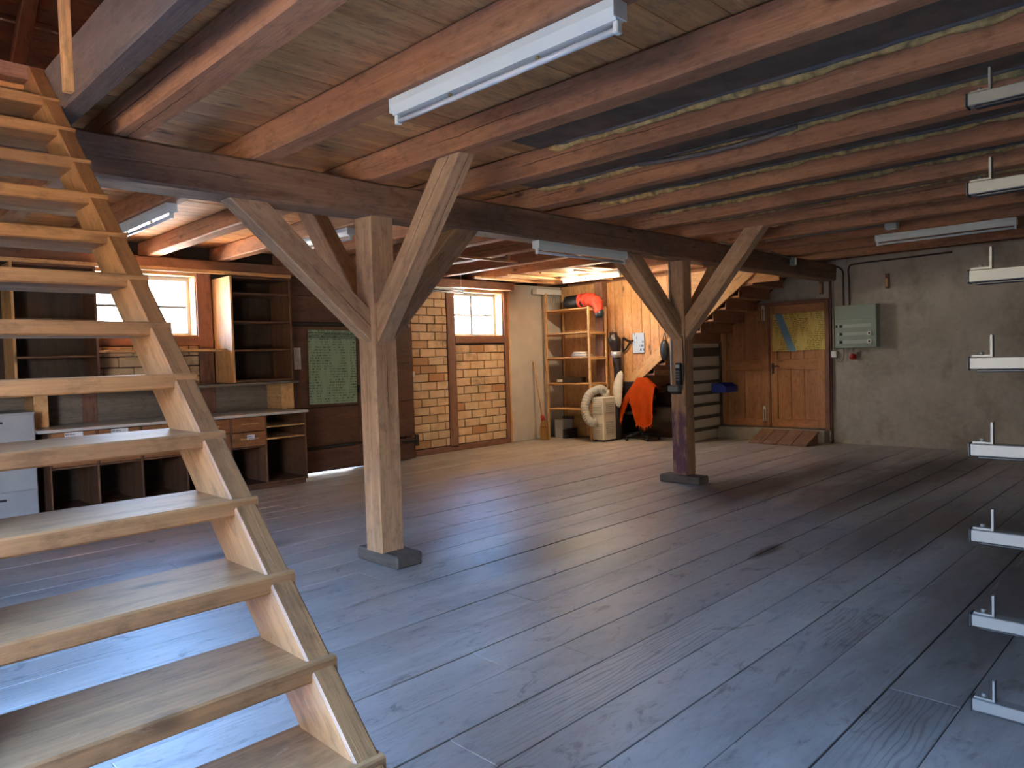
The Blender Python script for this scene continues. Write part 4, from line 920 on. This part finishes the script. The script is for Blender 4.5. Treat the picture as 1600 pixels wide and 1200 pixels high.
# dark things under the stairs and on the stair stringer
tag(board('storage_chest', (11.45, 11.98), (6.75, 7.9), (0.0, 0.55), 'dark_wood', bev=.01), 'dark wooden chest in the shadow under the boxed-in stairs', 'chest')
hb = thing('shoulder_bag', (10.87, 7.03, 1.6), 'small black bag hung on the panelling left of the painted post', 'bag')
bmb = bmesh.new(); bmesh.ops.create_uvsphere(bmb, u_segments=14, v_segments=10, radius=1); bmesh.ops.scale(bmb, vec=(.05, .085, .19), verts=bmb.verts)
link('bag_body', finish(bmb, 'bag_body', True), 'black_plastic', hb, Matrix.Translation((10.855, 7.03, 1.60))); tube('strap', spline([(10.86, 7.07, 1.74), (10.88, 7.03, 1.9), (10.86, 6.99, 1.74)], 5), .008, 'black_plastic', hb)

# ================================================================== TELEPHONE ON THE SECOND POST
ph = thing('cordless_telephone', (7.52, 4.70, 1.3), 'black cordless telephone in a grey holder on the painted post', 'telephone')
board('mount_plate', (7.528, 7.545), (4.63, 4.72), (1.12, 1.42), 'steel_grey', ph); board('handset', (7.485, 7.53), (4.635, 4.71), (1.17, 1.43), 'black_plastic', ph, bev=.01)
board('display', (7.481, 7.486), (4.645, 4.70), (1.37, 1.41), 'panel_light', ph)
for r in range(4):
    for c in range(3): board('key', (7.480, 7.486), (4.645 + c * .019, 4.66 + c * .019), (1.22 + r * .033, 1.242 + r * .033), 'steel_grey', ph)
board('cradle', (7.44, 7.545), (4.64, 4.79), (1.09, 1.165), 'steel_grey', ph, bev=.012); board('cradle_base', (7.46, 7.545), (4.65, 4.76), (1.06, 1.09), 'black_plastic', ph, bev=.01); tube('coiled_cord', spline([(7.53, 4.64, 1.17), (7.51, 4.615, 1.25), (7.53, 4.62, 1.4), (7.54, 4.63, 1.75)], 6), .006, 'black_plastic', ph)
tag(tube('conduit', [(7.530, 4.785, 1.17), (7.530, 4.785, 2.63)], .012, 'white_paint'), 'white conduit running down the left face of the painted post', 'conduit')

# ================================================================== LATHS AND FRAMES UNDER THE FAR CEILING
def lath(p0, p1, lab, mat='pale_wood', w=.05, h=.03): return tag(timber('ceiling_lath', p0, p1, w, h, mat, n=4, wob=.002, ch=.003), lab, 'lath', 'laths under the far ceiling')
bf = thing('lath_bracket', (6.2, 6.75, 2.88), 'low wooden bracket bar under the joists right of the nearer post', 'bracket')
board('bar', (5.60, 6.95), (6.72, 6.77), (2.80, 2.83), 'pale_wood', bf); [board('hanger', (x_, x_ + .05), (6.72, 6.77), (2.83, 2.90), 'pale_wood', bf) for x_ in (5.72, 6.75)]
random.seed(4)
for i, (y_, lab) in enumerate(((8.75, 'ceiling lath nearest to the small window'), (8.25, 'second ceiling lath from the small window'), (7.75, 'third ceiling lath from the small window'), (7.25, 'ceiling lath farthest from the small window'))):
    lath((8.0 + i * .25, y_, 2.88), (9.95 + i * .2, y_, 2.88), lab)
tag(board('ceiling_sheet', (8.66, 10.34), (7.0, 9.1), (2.905, 2.925), 'pale_wood', long=0), 'pale plywood sheet fixed under the joists by the corner', 'sheet')
